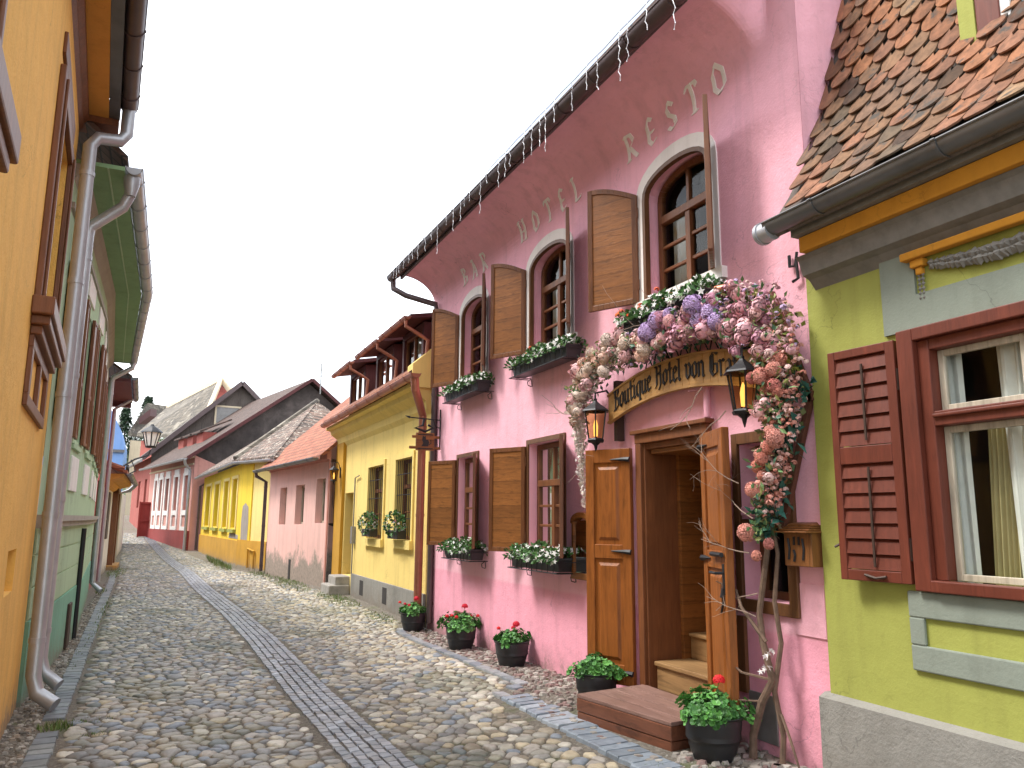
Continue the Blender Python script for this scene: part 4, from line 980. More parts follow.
mb.build('roof_tiles',M['tile_clay'],olive)
# dormer on the roof
mb=MB(); mb.box(3.82,3.87,2.47,2.56,4.06,5.4); mb.box(3.87,4.6,2.52,2.57,4.2,5.4); mb.build('dormer_trim',M['olive_plaster'],olive)
mb=MB(); mb.box(3.825,3.87,2.34,2.467,4.06,5.4); mb.box(3.79,3.87,1.2,2.48,3.94,4.055); mb.box(3.825,3.87,1.2,1.3,4.06,5.4); mb.box(3.825,3.87,1.3,2.34,5.2,5.4); mb.build('dormer_frame',M['red_paint'],olive,bevel=.005)
mb=MB(); mb.box(3.835,3.865,2.29,2.34,4.056,5.2); mb.box(3.835,3.865,1.80,1.85,4.056,5.2);mb.box(3.835,3.865,1.85,2.29,4.056,4.10); mb.build('dormer_sash',M['white_metal'],olive); mb=MB(); mb.box(3.848,3.852,1.3,2.30,4.08,5.2); mb.build('pane',M['pane_glass'],olive)
mb=MB(); mb.box(3.92,3.925,1.3,2.34,4.06,5.3); mb.build('curtain',M['curtain'],olive)
mb=MB(); mb.box(3.74,5.2,1.1,2.65,5.4,5.46); mb.build('dormer_roof',M['tile_dark'],olive)
# ================================================================= houses further along the right side
def gablehouse(name,label,A,B,ze,walls,roof,ridge_d,ridge_z,plinth=None,plz=.5,holes=[],oh=.35,gcol=None,back=7,gut='gutter_grey',z0=-.5,th=.25,gr=.06,gz0=0,gz1=0):
    """A near corner, B far corner of the street front; depth runs to +x side"""
    F_=Fac(A,B); 
    if F_.n.x>0: F_.n=-F_.n
    t=thing(name,label,'house',((A[0]+B[0])/2,(A[1]+B[1])/2,0))
    mb=MB(); F_.wall(mb,0,F_.L,z0,ze,holes,th=th); mb.build('wall',M[walls],t)
    return F_,t
def roofslab(t,F_,ze,dr,zr,t0,t1,mat,oh=.35,thk=.09,back=True,name='roof'):
    k=(zr-ze)/dr; mb=MB()
    a=[F_.p(t0,ze-k*oh,oh),F_.p(t1,ze-k*oh,oh),F_.p(t1,zr,-dr),F_.p(t0,zr,-dr)]
    mb.extr(a,(0,0,thk)); 
    if back: mb.extr([F_.p(t0,zr,-dr-.002),F_.p(t1,zr,-dr-.002),F_.p(t1,ze,-2*dr),F_.p(t0,ze,-2*dr)],(0,0,thk))
    return mb.build(name,M[mat],t)
def gable(t,F_,s,ze,dr,zr,mat,z0=-.5,th=.2,name='gable_wall',front=0.01):
    mb=MB(); mb.extr([F_.p(s,z0,-front),F_.p(s,ze,-front),F_.p(s,zr,-dr),F_.p(s,ze,-2*dr),F_.p(s,z0,-2*dr)],F_.u*th); return mb.build(name,M[mat],t)
# --- yellow house with dormers
YX=3.74
yel=thing('yellow_dormer_house','warm yellow house with copper gutters and three boarded dormers beside the pink hotel','house',(YX,15,0)); FY=Fac((YX,0),(YX,1),(-1,0,0))
yh=[(12.32,13.30,1.26,2.62),(14.12,15.28,1.24,2.60),(16.62,17.42,.42,2.16)]
mb=MB(); FY.wall(mb,11.48,18.25,-.3,3.40,yh,th=.22); mb.box(YX+.01,YX+5,18.20,18.25,-.3,3.4); mb.extr([(YX,18.0,3.4),(YX,18.25,3.4),(YX+3.2,18.25,6.1),(YX+3.2,18.0,6.1),(YX+3.2,18.0,3.4)],(0,.01,0)); mb.build('wall',M['yellow_plaster'],yel)
mb=MB(); FY.box(mb,17.50,18.25,-.3,3.30,0,.07); mb.build('pilaster',M['ochre_low_plaster'],yel)
mb=MB(); FY.box(mb,11.50,16.45,-.3,.50,0,.03); mb.build('plinth',M['grey_plinth'],yel,bevel=.01)
for a in (13.62,15.35):
    mb=MB(); FY.box(mb,a,a+.28,.14,.42,.026,.034); mb.build('vent',M['dark_interior'],yel)
mb=MB(); pr=[(0,3.22),(.06,3.30),(.08,3.42),(.22,3.52),(.24,3.60),(.34,3.62),(.34,3.68),(0,3.68)]
mb.extr([FY.p(11.5,z,d_) for d_,z in pr],(0,6.75,0)); mb.build('cornice',M['yellow_plaster'],yel)
gutter(yel,(3.33,10.98,3.74),(3.33,18.2,3.74),.075,'copper',9)
roofslab(yel,FY,4.06,3.3,6.7,11.5,18.5,'tile_red',.36)
mb=MB(); mb.extr([(3.42,11.46,3.62),(3.42,11.46,3.98),(4.3,11.46,4.75),(4.3,11.46,3.62)],(0,.28,0)); mb.build('parapet',M['yellow_plaster'],yel)
for i,(a,b,lab) in enumerate(((11.72,12.92,0),(13.5,14.75,1),(15.65,17.05,2))):
    zt=4.74; mb=MB(); x0=3.66
    mb.box(x0,x0+.05,a,a+.10,3.80,zt); mb.box(x0,x0+.05,b-.10,b,3.80,zt); mb.box(x0,x0+.05,a+.1,b-.1,zt-.10,zt); mb.box(x0,x0+.05,a+.1,b-.1,3.80,4.06)
    for e in (a,b-.04): mb.extr([(x0+.051,e,3.75),(x0+.051,e,zt),(x0+1.5,e,zt+.1),(x0+1.5,e,5.2),],(0,.04,0))
    dm=mb.build('dormer',M['dormer_boards'],yel)
    FD=Fac((x0+.04,0),(x0+.04,1),(-1,0,0)); window(FD,yel,a+.10,b-.10,4.06,zt-.10,.0,'wood_brown_paint',2,1,curtain=[(a+.15,a+.45,4.1,4.7),(b-.5,b-.2,4.1,4.7)],roomdepth=.4,fw_=.04,name='dormer_window')
    mb=MB(); mb.extr([(x0-.28,a-.18,zt-.02),(x0-.28,a-.18,zt+.05),(x0+2.0,a-.18,zt+.46),(x0+2.0,a-.18,zt+.39)],(0,b-a+.36,0)); mb.build('dormer_roof',M['dormer_boards'],yel)
    gutter(yel,(x0-.33,a-.22,zt+.0),(x0-.33,b+.22,zt+.0),.055,'copper',3)
    pipe(yel,[(x0-.33,a-.12,zt-.03),(x0-.33,a-.12,zt-.14),(x0-.10,a-.13,zt-.26),(x0+.03,a-.14,zt-.34),(x0-.0,a-.14,3.98),(x0-.12,a-.14,3.90)],.03,'copper',rings=False)
pipe(yel,[(3.34,11.08,3.70),(3.36,11.10,3.52),(3.50,11.34,3.36),(3.62,11.52,3.18),(3.62,11.54,.15)],.062,'copper')
for k,(a,b,c,d_) in enumerate(yh[:2]):
    mb=MB(); FY.box(mb,a-.08,a,c-.1,d_+.09,0,.03); FY.box(mb,b,b+.08,c-.1,d_+.09,0,.03); FY.box(mb,a,b,d_,d_+.09,0,.03); FY.box(mb,a-.1,b+.1,c-.14,c,0,.07); mb.build('window_surround',M['yellow_plaster'],yel)
    window(FY,yel,a,b,c,d_,.12,'wood_brown_paint',2,2,transom=lerp(c,d_,.66),fw_=.06)
    mb=MB()
    for i in range(9): yy_=lerp(a+.04,b-.04,i/8); mb.tube([FY.p(yy_,c+.02,-.01),FY.p(yy_,d_-.02,-.01)],.007,5)
    for z in (c+.35,c+.75,c+1.1): mb.tube([FY.p(a,z,-.01),FY.p(b,z,-.01)],.008,5)
    mb.build('window_grille',M['iron_black'],yel)
mb=MB(); FY.box(mb,16.62,17.42,.42,2.16,-.22,-.19); mb.build('door',M['wood_dark'],yel)
mb=MB(); mb.tube([(3.70,16.35,.5),(3.70,16.35,2.45),(3.70,16.0,2.48)],.014,6); FY.box(mb,16.28,16.42,1.1,1.45,0,.08); mb.build('meter_pipe',M['metal_grey'],yel)
mb=MB()
mb.box(3.30,3.74,16.6,17.45,-.05,g(3.4,17)+.20); mb.box(3.44,3.76,16.66,17.40,.2,.42); mb.build('doorstep',M['stone_step'],yel,bevel=.02)
for i,(yc,lab) in enumerate(((12.85,'balled planter of white petunias on the yellow house window nearer the copper downpipe'),(14.7,'balled planter of white petunias on the yellow house window nearer the wall lantern'))):
    t=thing('window_planter',lab,'flower box',(3.6,yc,1.35),'planters on the yellow house windows')
    mb=MB(); mb.box(3.56,3.72,yc-.30,yc+.30,1.28,1.42); mb.build('trough',M['pot_black'],t,bevel=.01)
    def fn():
        a=rndv(); return (3.60+a.x*.13,yc+a.y*.36,1.52+a.z*.19),a
    mb=MB(); foliage(mb,330,fn,.06,.045); mb.build('foliage',M['leaf'],t)['kind']='stuff'
    mb=MB()
    for _ in range(60):
        p,o=fn(); o=Vector(o)
        if o.z<.2 or random.random()<.4: star_flower(mb,Vector(p)+o*.02,o,.026,(.72,.66,.70))
        else: star_flower(mb,Vector(p)+o*.02,o,.022,(.40,.10,.14))
    mb.build('flowers',M['petal'],t)['kind']='stuff'
# --- pale pink house
A,B=(3.56,18.28),(2.92,24.0); FP=Fac(A,B); FP.n=-FP.n if FP.n.x>0 else FP.n
pph=thing('pale_pink_house','low pale pink house with crumbling plaster at its foot and an orange tile roof','house',(3.25,21,0))
def sy(y): return (y-A[1])/(B[1]-A[1])*FP.L
ph=[(sy(18.62),sy(19.35),1.50,2.55),(sy(20.35),sy(21.15),1.46,2.46),(sy(22.05),sy(22.75),1.44,2.44)]
mb=MB(); FP.wall(mb,0,FP.L,-.3,3.15,ph,th=.24); mb.build('wall',M['pale_pink_plaster'],pph)
mb=MB(); FP.box(mb,0,FP.L,2.92,2.97,0,.04); FP.box(mb,0,FP.L,2.97,3.16,0,.10); FP.box(mb,.03,.1,-.2,2.9,0,.03); mb.build('cornice',M['salmon_plaster'],pph)
for a,b,c,d_ in ph: window(FP,pph,a,b,c,d_,.16,'wood_white_old',2,1,curtain=[(a+.1,b-.1,c+.05,d_-.05)],roomdepth=.4,curtd=.03)
mb=MB(); FP.box(mb,sy(21.3),sy(21.48),.05,.55,.0,.012); mb.build('vent_slot',M['dark_interior'],pph)
roofslab(pph,FP,3.22,3.4,6.3,-.1,FP.L+.1,'tile_orange',.30); gutter(pph,FP.p(-.1,2.98,.40),FP.p(FP.L+.25,2.98,.40),.07,'gutter_dark',6)
mb=MB(); mb.extr([FP.p(FP.L-.1,-.3,-.2),FP.p(FP.L-.1,3.1,-.2),FP.p(FP.L-.1,6.2,-3.4),FP.p(FP.L-.1,-.3,-3.4)],FP.u*.1); mb.build('gable_wall',M['pale_pink_plaster'],pph)
pipe(pph,[FP.p(FP.L+.2,2.95,.38),FP.p(FP.L+.2,2.82,.36),FP.p(FP.L+.08,2.66,.10),FP.p(FP.L+.08,.10,.10)],.05,'gutter_brown')
# --- bright yellow house: a front turned towards us and a long front down the street
A2,B2,C2=(2.98,24.25),(2.42,27.0),(1.76,38.0)
fyh=thing('bright_yellow_house','bright yellow house with four slim recessed windows, patched render and dark mottled tiles','house',(2.3,30,0))
F1=Fac(A2,B2); F1.n=-F1.n if F1.n.x>0 else F1.n; F2=Fac(B2,C2); F2.n=-F2.n if F2.n.x>0 else F2.n
mb=MB(); F1.wall(mb,0,F1.L,-.3,3.36,[]); mb.build('side_wall',M['pale_yellow_plaster'],fyh)
mb=MB(); F1.box(mb,F1.L-1.15,F1.L+.02,.9,3.30,0,.035); mb.build('corner_pilaster',M['bright_yellow_plaster'],fyh)
wz=(1.28,2.92); wins=[(1.0,2.0),(3.0,4.1),(5.5,6.8),(8.2,9.7)]
mb=MB(); F2.wall(mb,0,F2.L,-.3,3.38,[(a,b,wz[0],wz[1]) for a,b in wins],th=.22); mb.build('wall',M['bright_yellow_plaster'],fyh)
mb=MB(); F2.box(mb,0,F2.L,-.3,.88,0,.05); F1.box(mb,0,F1.L+.03,-.3,.92,0,.05); mb.build('plinth',M['ochre_low_plaster'],fyh)
for a,b in wins: mb=MB(); F2.box(mb,a-.2,b+.2,wz[0]-.16,wz[0]-.05,0,.10); mb.build('window_sill',M['olive_plaster'],fyh); mb=MB(); F2.box(mb,a,b,wz[0],wz[1],-.22,-.19); mb.build('blind_window',M['olive_plaster'],fyh)
for a,b in wins: mb=MB(); F2.box(mb,a-.22,a-.04,wz[0]-.05,wz[1]+.12,0,.03); F2.box(mb,b+.04,b+.22,wz[0]-.05,wz[1]+.12,0,.03); F2.box(mb,a-.04,b+.04,wz[1]+.02,wz[1]+.12,0,.03); mb.build('window_surround',M['pale_yellow_plaster'],fyh)
mb=MB(); n=12
P=[F1.p(F1.L-.92+.72*(.5-.5*math.cos(math.pi*k/n)),.93+0,.036) for k in range(n+1)]
out=[F1.p(F1.L-.95,.93,.036),F1.p(F1.L-.97,1.5,.036),F1.p(F1.L-.9,1.95,.036),F1.p(F1.L-.6,2.08,.036),F1.p(F1.L-.32,1.98,.036),F1.p(F1.L-.24,1.5,.036),F1.p(F1.L-.28,.93,.036)]
mb.extr(out,F1.n*.006); mb.extr([F2.p(.25,.93,.002),F2.p(.2,1.05,.002),F2.p(1.1,1.1,.002),F2.p(2.2,1.08,.002),F2.p(2.3,.93,.002)],F2.n*.008); mb.build('bare_patch',M['bare_render'],fyh)
mb=MB(); mb.tube([F1.p(.9,.1,.1),F1.p(.9,.62,.1),F1.p(1.5,.68,.1),F1.p(1.5,.1,.1)],.03,6)
mb.build('wall_pipe',M['ochre_low_plaster'],fyh)
Ap=Vector((5.1,29.3,5.85)); Ap2=Vector((5.0,37.8,5.9)); E1=F1.p(-.9,3.30,.25); E2=F1.p(F1.L+.05,3.40,.30)+F2.u*-.2; E3=F2.p(F2.L+.1,3.40,.30)
mb=MB(); mb.extr([E1,E2,Ap],(0,0,.08)); mb.extr([E2,E3,Ap2,Ap],(0,0,.08)); mb.extr([E1,Ap,Ap2,Vector((9,38,3.3)),Vector((7.5,25,3.3))],(0,0,.05)); mb.build('roof',M['tile_mottled'],fyh)
mb=MB(); mb.tube([E2+Vector((0,0,.10)),Ap+Vector((0,0,.10))],.10,6); mb.build('ridge_tiles',M['tile_mossy'],fyh)
gutter(fyh,E1+Vector((-.05,0,-.02)),E2+Vector((-.05,-.02,-.02)),.07,'gutter_grey',3); gutter(fyh,E2+Vector((-.06,0,-.03)),E3+Vector((-.06,0,-.03)),.07,'gutter_grey',6)
# --- salmon house with white window surrounds and a big dark gable
A3,B3=(1.30,38.3),(-.60,48.0); FS=Fac(A3,B3); FS.n=-FS.n if FS.n.x>0 else FS.n
sal=thing('salmon_house','salmon pink house with five tall white framed windows above a deep red base','house',(.4,43,0))
L=FS.L; wl=[(.75,1.55),(2.75,3.55),(4.7,5.5),(6.3,7.0),(7.6,8.2)]
z1,z2=1.95,3.55
mb=MB(); FS.wall(mb,0,L,-.3,4.42,[(a,b,z1,z2) for a,b in wl],th=.25); mb.build('wall',M['salmon_plaster'],sal)
mb=MB(); FS.box(mb,-.02,L,-.3,1.02,0,.06); mb.build('plinth',M['deep_red_plaster'],sal)
for a,b in wl:
    mb=MB(); FS.box(mb,a-.22,a,1.03,z2+.12,0,.05); FS.box(mb,b,b+.22,1.03,z2+.12,0,.05); FS.box(mb,a,b,z2,z2+.12,0,.05); FS.box(mb,a,b,1.03,1.2,0,.05); FS.box(mb,a,b,1.72,z1,0,.05); FS.box(mb,a-.1,b+.1,z2+.12,z2+.36,0,.045)
    mb.build('window_surround',M['white_surround'],sal)
for a,b in wl: window(FS,sal,a,b,z1,z2,.16,'wood_white_old',2,1,roomdepth=.3,fw_=.07)
mb=MB(); FS.box(mb,0,L,3.98,4.06,0,.05); FS.box(mb,0,L,4.30,4.42,0,.16); mb.build('cornice',M['cream_trim'],sal)
gable(sal,FS,0,4.42,5.2,8.25,'dark_gable',z0=2.2)
mb=MB(); mb.extr([FS.p(-.01,-.3,0),FS.p(-.01,4.40,0),FS.p(-.01,4.0,-1.0),FS.p(-.01,-.3,-1.6)],FS.u*-.03); mb.build('side_wall',M['salmon_plaster'],sal)
roofslab(sal,FS,4.48,5.2,8.35,-.35,L+.1,'tile_dark',.4,.12); gutter(sal,FS.p(-.4,4.22,.5),FS.p(L+.2,4.22,.5),.08,'gutter_grey',6)
mb=MB(); k=(8.35-4.48)/5.2
mb.beam(FS.p(-.38,4.48-k*.4+.06,.4),FS.p(-.38,8.42,-5.2),.06,.16); mb.beam(FS.p(-.38,8.42,-5.2),FS.p(-.38,4.5,-10.4),.06,.16); mb.build('verge_board',M['dormer_boards'],sal)
pipe(sal,[FS.p(-.28,4.18,.5),FS.p(-.2,3.95,.42),FS.p(.10,3.75,.14),FS.p(.10,.12,.14)],.065,'gutter_grey')
pipe(sal,[(1.95,37.9,3.2),(1.62,38.1,3.0),(1.62,38.1,.2)],.06,'gutter_brown')
for a in (2.6,4.6,6.6):   # low shed dormers
    mb=MB(); zz0=4.48+k*1.0; mb.extr([FS.p(a,zz0,-.9),FS.p(a+1.2,zz0,-.9),FS.p(a+1.2,zz0+.55,-.9),FS.p(a,zz0+.55,-.9)],FS.n*-.9); mb.build('roof_dormer',M['brick_red_plaster'],sal)
    mb=MB(); mb.extr([FS.p(a-.15,zz0+.5,-.7),FS.p(a+1.4,zz0+.5,-.7),FS.p(a+1.4,zz0+1.2,-2.2),FS.p(a-.15,zz0+1.2,-2.2)],(0,0,.08)); mb.build('dormer_roof',M['tile_dark'],sal)
# --- red house with a weathered timber gable
A4,B4=(-.62,48.6),(-1.75,58); FR=Fac(A4,B4); FR.n=-FR.n if FR.n.x>0 else FR.n
red=thing('red_house','brick red house beyond the salmon one with a weathered timber gable and small attic window','house',(-1,52,0.6))
mb=MB(); FR.wall(mb,0,FR.L,0,5.0,[(1.2,2.3,2.2,3.8),(4.6,5.8,2.2,3.8)],th=.25); mb.build('wall',M['brick_red_plaster'],red)
for a,b in ((1.2,2.3),(4.6,5.8)): window(FR,red,a,b,2.2,3.8,.14,'wood_dark',2,1,roomdepth=.3)
gz_=9.45; mb=MB(); mb.extr([FR.p(0,4.4,0),FR.p(0,5.2,0),FR.p(0,gz_,-4.6),FR.p(0,5.4,-9.2),FR.p(0,4.4,-9.2)],FR.u*.2); mb.build('gable_wall',M['wood_old'],red)
mb=MB(); c=FR.p(-.03,8.05,-4.1); 
FG=Fac((FR.p(0,0,-3.2).x,FR.p(0,0,-3.2).y),(FR.p(0,0,-5.0).x,FR.p(0,0,-5.0).y)); FG.n=-FR.u
FG.box(mb,0,1.5,7.05,7.15,0,.08); FG.box(mb,0,1.5,8.1,8.2,0,.08); FG.box(mb,0,.1,7.15,8.1,0,.08); FG.box(mb,1.4,1.5,7.15,8.1,0,.08); w_=mb.build('attic_window',M['cream_trim'],red)
mb=MB(); FG.box(mb,.1,1.4,7.15,8.1,0,.03); mb.build('pane',M['metal_grey'],w_)
roofslab(red,FR,5.2,4.6,9.5,-.4,FR.L,'tile_grey',.5,.12)
mb=MB(); mb.beam(FR.p(-.42,4.85,.5),FR.p(-.42,9.62,-4.6),.08,.25); mb.beam(FR.p(-.42,9.62,-4.6),FR.p(-.42,5.3,-9.2),.08,.25); mb.build('verge_board',M['gutter_brown'],red)
gutter(red,FR.p(-.3,4.75,.55),FR.p(FR.L,4.75,.55),.09,'gutter_grey',5)
gt=thing('gate','dark oxblood double gate leaf standing out in front of the brick red house','gate',(-.75,47.4,.55))
mb=MB(); mb.box(-.98,-.14,47.2,47.28,.60,2.42); mb.build('gate_panel',M['deep_red_plaster'],gt,bevel=.01)
mb=MB(); mb.box(-1.0,-.92,47.1,47.2,.45,2.45);mb.box(-.2,-.12,47.1,47.2,.45,2.45); mb.box(-.92,-.2,47.12,47.2,2.33,2.43); mb.box(-.92,-.2,47.12,47.2,1.4,1.5); mb.build('gate_frame',M['deep_red_plaster'],gt)
# --- mossy roof house and the last roof, far up the street
mos=thing('mossy_roof_house','far house with a big grey green mossy roof and a small brick gable','house',(1.0,62,1))
def PX(px,py,Y):   # survey point: sight line taken at forward distance Y
    d=fw*F+Rv*(px-512)+Uv*(384-py); return Vector((0,0,1.6))+d*(Y/d.y)
R1,R2,R3=PX(221,382,60),PX(168,409,76),PX(246,412,58)
E1_,E2_=PX(196,440,53),PX(137,436,66)
mb=MB(); mb.extr([E1_,R1,R2,E2_],(0,0,.25)); mb.extr([R1,R2,R2+Vector((9,4,-5)),R1+Vector((9,4,-6))],(0,0,.25)); mb.build('roof',M['tile_mossy'],mos)
mb=MB(); mb.beam(R1+Vector((0,-.1,.2)),R2+Vector((0,-.1,.2)),.3,.35); mb.beam(R1+Vector((0,-.2,.2)),R3+Vector((0,0,0)),.25,.35); mb.beam(R1+Vector((0,-.2,.2)),E1_,.25,.3); mb.build('ridge_tiles',M['cream_trim'],mos)
mb=MB(); mb.extr([E1_+Vector((0,.3,0)),R1+Vector((0,.3,-.1)),R3+Vector((0,.3,-.2)),R3+Vector((0,.3,-7)),E1_+Vector((0,.3,-6))],(.3,1.2,0)); mb.extr([E1_+Vector((.3,.4,-.3)),E2_+Vector((.3,.4,-.3)),E2_+Vector((.3,.4,-7)),E1_+Vector((.3,.4,-7))],(.3,1.0,0)); mb.build('wall',M['brick_red_plaster'],mos)
las=thing('distant_house','farthest low house with a buff tiled roof and small red dormer below the conifers','house',(-2.5,86,1.5))
q1,q2,q3,q4=PX(128,436,78),PX(147,406,84),PX(176,410,92),PX(160,440,84)
mb=MB(); mb.extr([q1,q2,q3,q4],(0,0,.3)); mb.extr([q2,q3,q3+Vector((4,9,-5)),q2+Vector((4,9,-5))],(0,0,.3)); mb.build('roof',M['tile_mossy'],las)
mb=MB(); mb.extr([q1+Vector((.2,.6,-.3)),q4+Vector((.2,.6,-.3)),q4+Vector((.2,.6,-9)),q1+Vector((.2,.6,-9))],(.5,5,0)); mb.build('wall',M['cream_trim'],las)
d1=PX(139,424,78); d2=PX(150,416,80); mb=MB(); mb.extr([d1,d2,d2+Vector((0,0,.7)),d1+Vector((0,0,.6))],(.5,3,.3)); mb.build('dormer',M['dormer_boards'],las)
# TV antenna
an=thing('tv_antenna','thin grey television aerial on the ridge of the dark gable','antenna',(6.9,37,8.3))
mb=MB(); q=Vector((6.75,38.2,7.6)); mb.tube([q,q+Vector((0,0,1.5))],.03,6); 
for z,w_ in ((.9,.25),(1.2,.32),(1.5,.2)): mb.tube([q+Vector((-w_,0,z)),q+Vector((w_,0,z))],.018,5)
mb.build('mast',M['metal_grey'],an)
# conifers
def conifer(x,y,zb,h,r,label):
    t=thing('conifer_tree',label,'tree',(x,y,zb)); mb=MB(); mb.tube([(x,y,zb),(x,y,zb+h)],[.22,.02],7); mb.build('trunk',M['conifer_trunk'],t)
    mb=MB()
    for i in range(2600):
        f=random.random()**1.2; z=zb+h*(.12+.88*(1-f)); a=random.random()*6.28; rr=r*(f*.95+.05)*random.uniform(.3,1.1)*(1+.25*math.sin(z*5))
        p=Vector((x+rr*math.cos(a),y+rr*math.sin(a),z-rr*.25)); d=Vector((math.cos(a),math.sin(a),-.35))
        leaf(mb,p,d+rndv()*.4,Vector((0,0,1)),random.uniform(.35,.75),.22,mul(random.choice([(.035,.07,.035),(.05,.09,.04),(.025,.05,.03)]),random.uniform(.7,1.3)))
    mb.build('crown',M['leaf'],t)
conifer(-2.2,105,4.5,11.9,2.9,'taller dark conifer behind the far roofs, right of the shorter one'); conifer(-4.6,106,4.5,10.4,3.0,'shorter dark conifer beside the blue building, left of the taller one')
# ================================================================= LEFT SIDE
oa,ob=(-.518,0.),(-.985,8.1)
orange=thing('orange_house','apricot orange house with brown moulded window surrounds at the left edge','house',(-.8,4,0)); FO2=Fac(oa,ob)
if FO2.n.x<0: FO2.n=-FO2.n
ow=[(5.86,7.20),(1.65,3.0)]; OL=FO2.L
mb=MB(); FO2.wall(mb,1.2,OL,-.3,5.46,[(6.0,6.55,1.09,1.38)]+[(a,b,3.0,4.54) for a,b in ow],th=.14,depth=.12); FO2.box(mb,OL-.05,OL,-.3,5.44,-5,-.01); FO2.box(mb,1.2,1.25,-.3,5.44,-5,-.01); mb.build('wall',M['orange_plaster'],orange)
mb=MB(); FO2.box(mb,6.0,6.55,1.09,1.38,-.12,-.10); mb.build('vent_slot',M['ochre_low_plaster'],orange)
for k,(a,b) in enumerate(ow):
    mb=MB(); FO2.box(mb,a-.13,a,3.0,4.66,0,.04); FO2.box(mb,b,b+.13,3.0,4.66,0,.04); FO2.box(mb,a,b,4.54,4.66,0,.04)
    FO2.box(mb,a-.05,a,3.0,4.60,.04,.06); FO2.box(mb,b,b+.05,3.0,4.60,.04,.06); mb.build('window_surround',M['wood_brown_paint'],orange,bevel=.008)
    mb=MB(); FO2.box(mb,a-.10,b+.10,4.76,4.92,0,.025); mb.build('frieze_panel',M['wood_brown_paint'],orange,bevel=.006)
    mb=MB(); FO2.box(mb,a-.22,b+.22,2.88,3.0,0,.13); FO2.box(mb,a-.17,b+.17,2.82,2.88,0,.11); FO2.box(mb,a-.13,b+.13,2.76,2.82,0,.07); mb.build('window_sill',M['wood_brown_paint'],orange,bevel=.01)
    mb=MB(); FO2.box(mb,a-.12,b+.12,2.30,2.38,0,.03); FO2.box(mb,a-.12,b+.12,2.68,2.76,0,.03); FO2.box(mb,a-.12,a,2.38,2.68,0,.03); FO2.box(mb,b,b+.12,2.38,2.68,0,.03); FO2.box(mb,(a+b)/2-.06,(a+b)/2+.06,2.38,2.68,0,.03); mb.build('apron_panel',M['wood_brown_paint'],orange,bevel=.006)
    window(FO2,orange,a,b,3.0,4.54,.07,'wood_brown_paint',2,3,transom=4.1,roomdepth=.35)
mb=MB(); pr=[(0,5.28),(.03,5.32),(.03,5.36),(.07,5.41),(.07,5.462),(0,5.462)]
mb.extr([FO2.p(1.2,z,d) for d,z in pr],FO2.u*(OL-1.18)); mb.build('cornice',M['wood_brown_paint'],orange); mb=MB(); FO2.box(mb,OL+.0,OL+.30,5.40,5.66,-.5,.33); mb.build('end_board',M['wood_brown_paint'],orange)
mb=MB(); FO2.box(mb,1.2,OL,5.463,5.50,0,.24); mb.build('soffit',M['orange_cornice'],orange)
mb=MB(); FO2.box(mb,1.2,OL+.01,5.470,5.62,.243,.338); mb.build('fascia',M['gutter_dark'],orange)
gutter(orange,FO2.p(1.2,5.57,.41),FO2.p(OL-.1,5.57,.41),.075,'gutter_brown',12)
mb=MB(); mb.extr([FO2.p(1.2,5.62,.32),FO2.p(1.2,5.68,.32),FO2.p(1.2,9,-3.5),FO2.p(1.2,8.94,-3.5)],FO2.u*(OL-1.15)); mb.extr([FO2.p(1.2,9,-3.5),FO2.p(1.2,8.94,-3.5),FO2.p(1.2,5.6,-7.4),FO2.p(1.2,5.66,-7.4)],FO2.u*(OL-1.15)); mb.build('roof',M['tile_dark'],orange)
pipe(orange,[FO2.p(OL-.15,5.52,.41),FO2.p(OL-.15,5.26,.41),FO2.p(OL-.18,5.17,.36),FO2.p(OL-.24,5.13,.18),FO2.p(OL-.26,5.03,.12),FO2.p(OL-.28,.30,.12),FO2.p(OL-.30,.16,.16),FO2.p(OL-.38,.07,.30)],.06,'gutter_grey')
# --- green house, front bends away after the second bay
gA,gB,gC=(-.985,8.12),(-.955,12.9),(-1.25,18.9)
green=thing('green_house','mint green house with bent front, long grey gutter and brown louvred shutters','house',(-1.1,13,0))
G1=Fac(gA,gB); G2=Fac(gB,gC)
for f in (G1,G2):
    if f.n.x<0: f.n=-f.n
w1=[(.55,1.15),(2.15,2.85),(3.75,4.4)]; w2=[(.55,1.3),(2.3,3.1),(4.1,4.9)]
mb=MB(); G1.wall(mb,0,G1.L,1.62,4.95,[(a,b,2.5,4.05) for a,b in w1],th=.2); G2.wall(mb,0,G2.L,1.62,4.95,[(a,b,2.5,4.05) for a,b in w2],th=.2); mb.build('wall',M['green_plaster'],green)
mb=MB(); 
for f in (G1,G2):
    for z0,z1 in ((.72,.98),(1.0,1.26),(1.28,1.50)): f.box(mb,0,f.L,z0,z1,-.05,.02)
    f.box(mb,0,f.L,.70,1.5,-.05,.008)
mb.build('rusticated_base',M['green_plaster'],green)
mb=MB(); 
for f in (G1,G2): f.box(mb,0,f.L,-.3,.70,-.05,.03)
mb.build('plinth',M['green_low_plaster'],green)
mb=MB()
for f in (G1,G2): f.box(mb,0,f.L,1.50,1.56,-.02,.06); f.box(mb,0,f.L,1.56,1.62,-.02,.09)
mb.build('string_course',M['taupe_trim'],green)
mb=MB()
for f in (G1,G2): f.box(mb,0,f.L,4.50,4.56,0,.03); mb.extr([f.p(0,z,d) for d,z in ((0,4.80),(.04,4.84),(.07,4.88),(.10,4.95),(0,4.95))],f.u*f.L)
mb.build('cornice',M['taupe_trim'],green)
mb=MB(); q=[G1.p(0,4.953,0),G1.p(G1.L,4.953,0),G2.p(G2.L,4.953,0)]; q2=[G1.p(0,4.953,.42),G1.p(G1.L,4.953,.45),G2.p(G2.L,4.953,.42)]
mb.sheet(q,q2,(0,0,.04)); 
mb.build('soffit',M['soffit_green'],green)
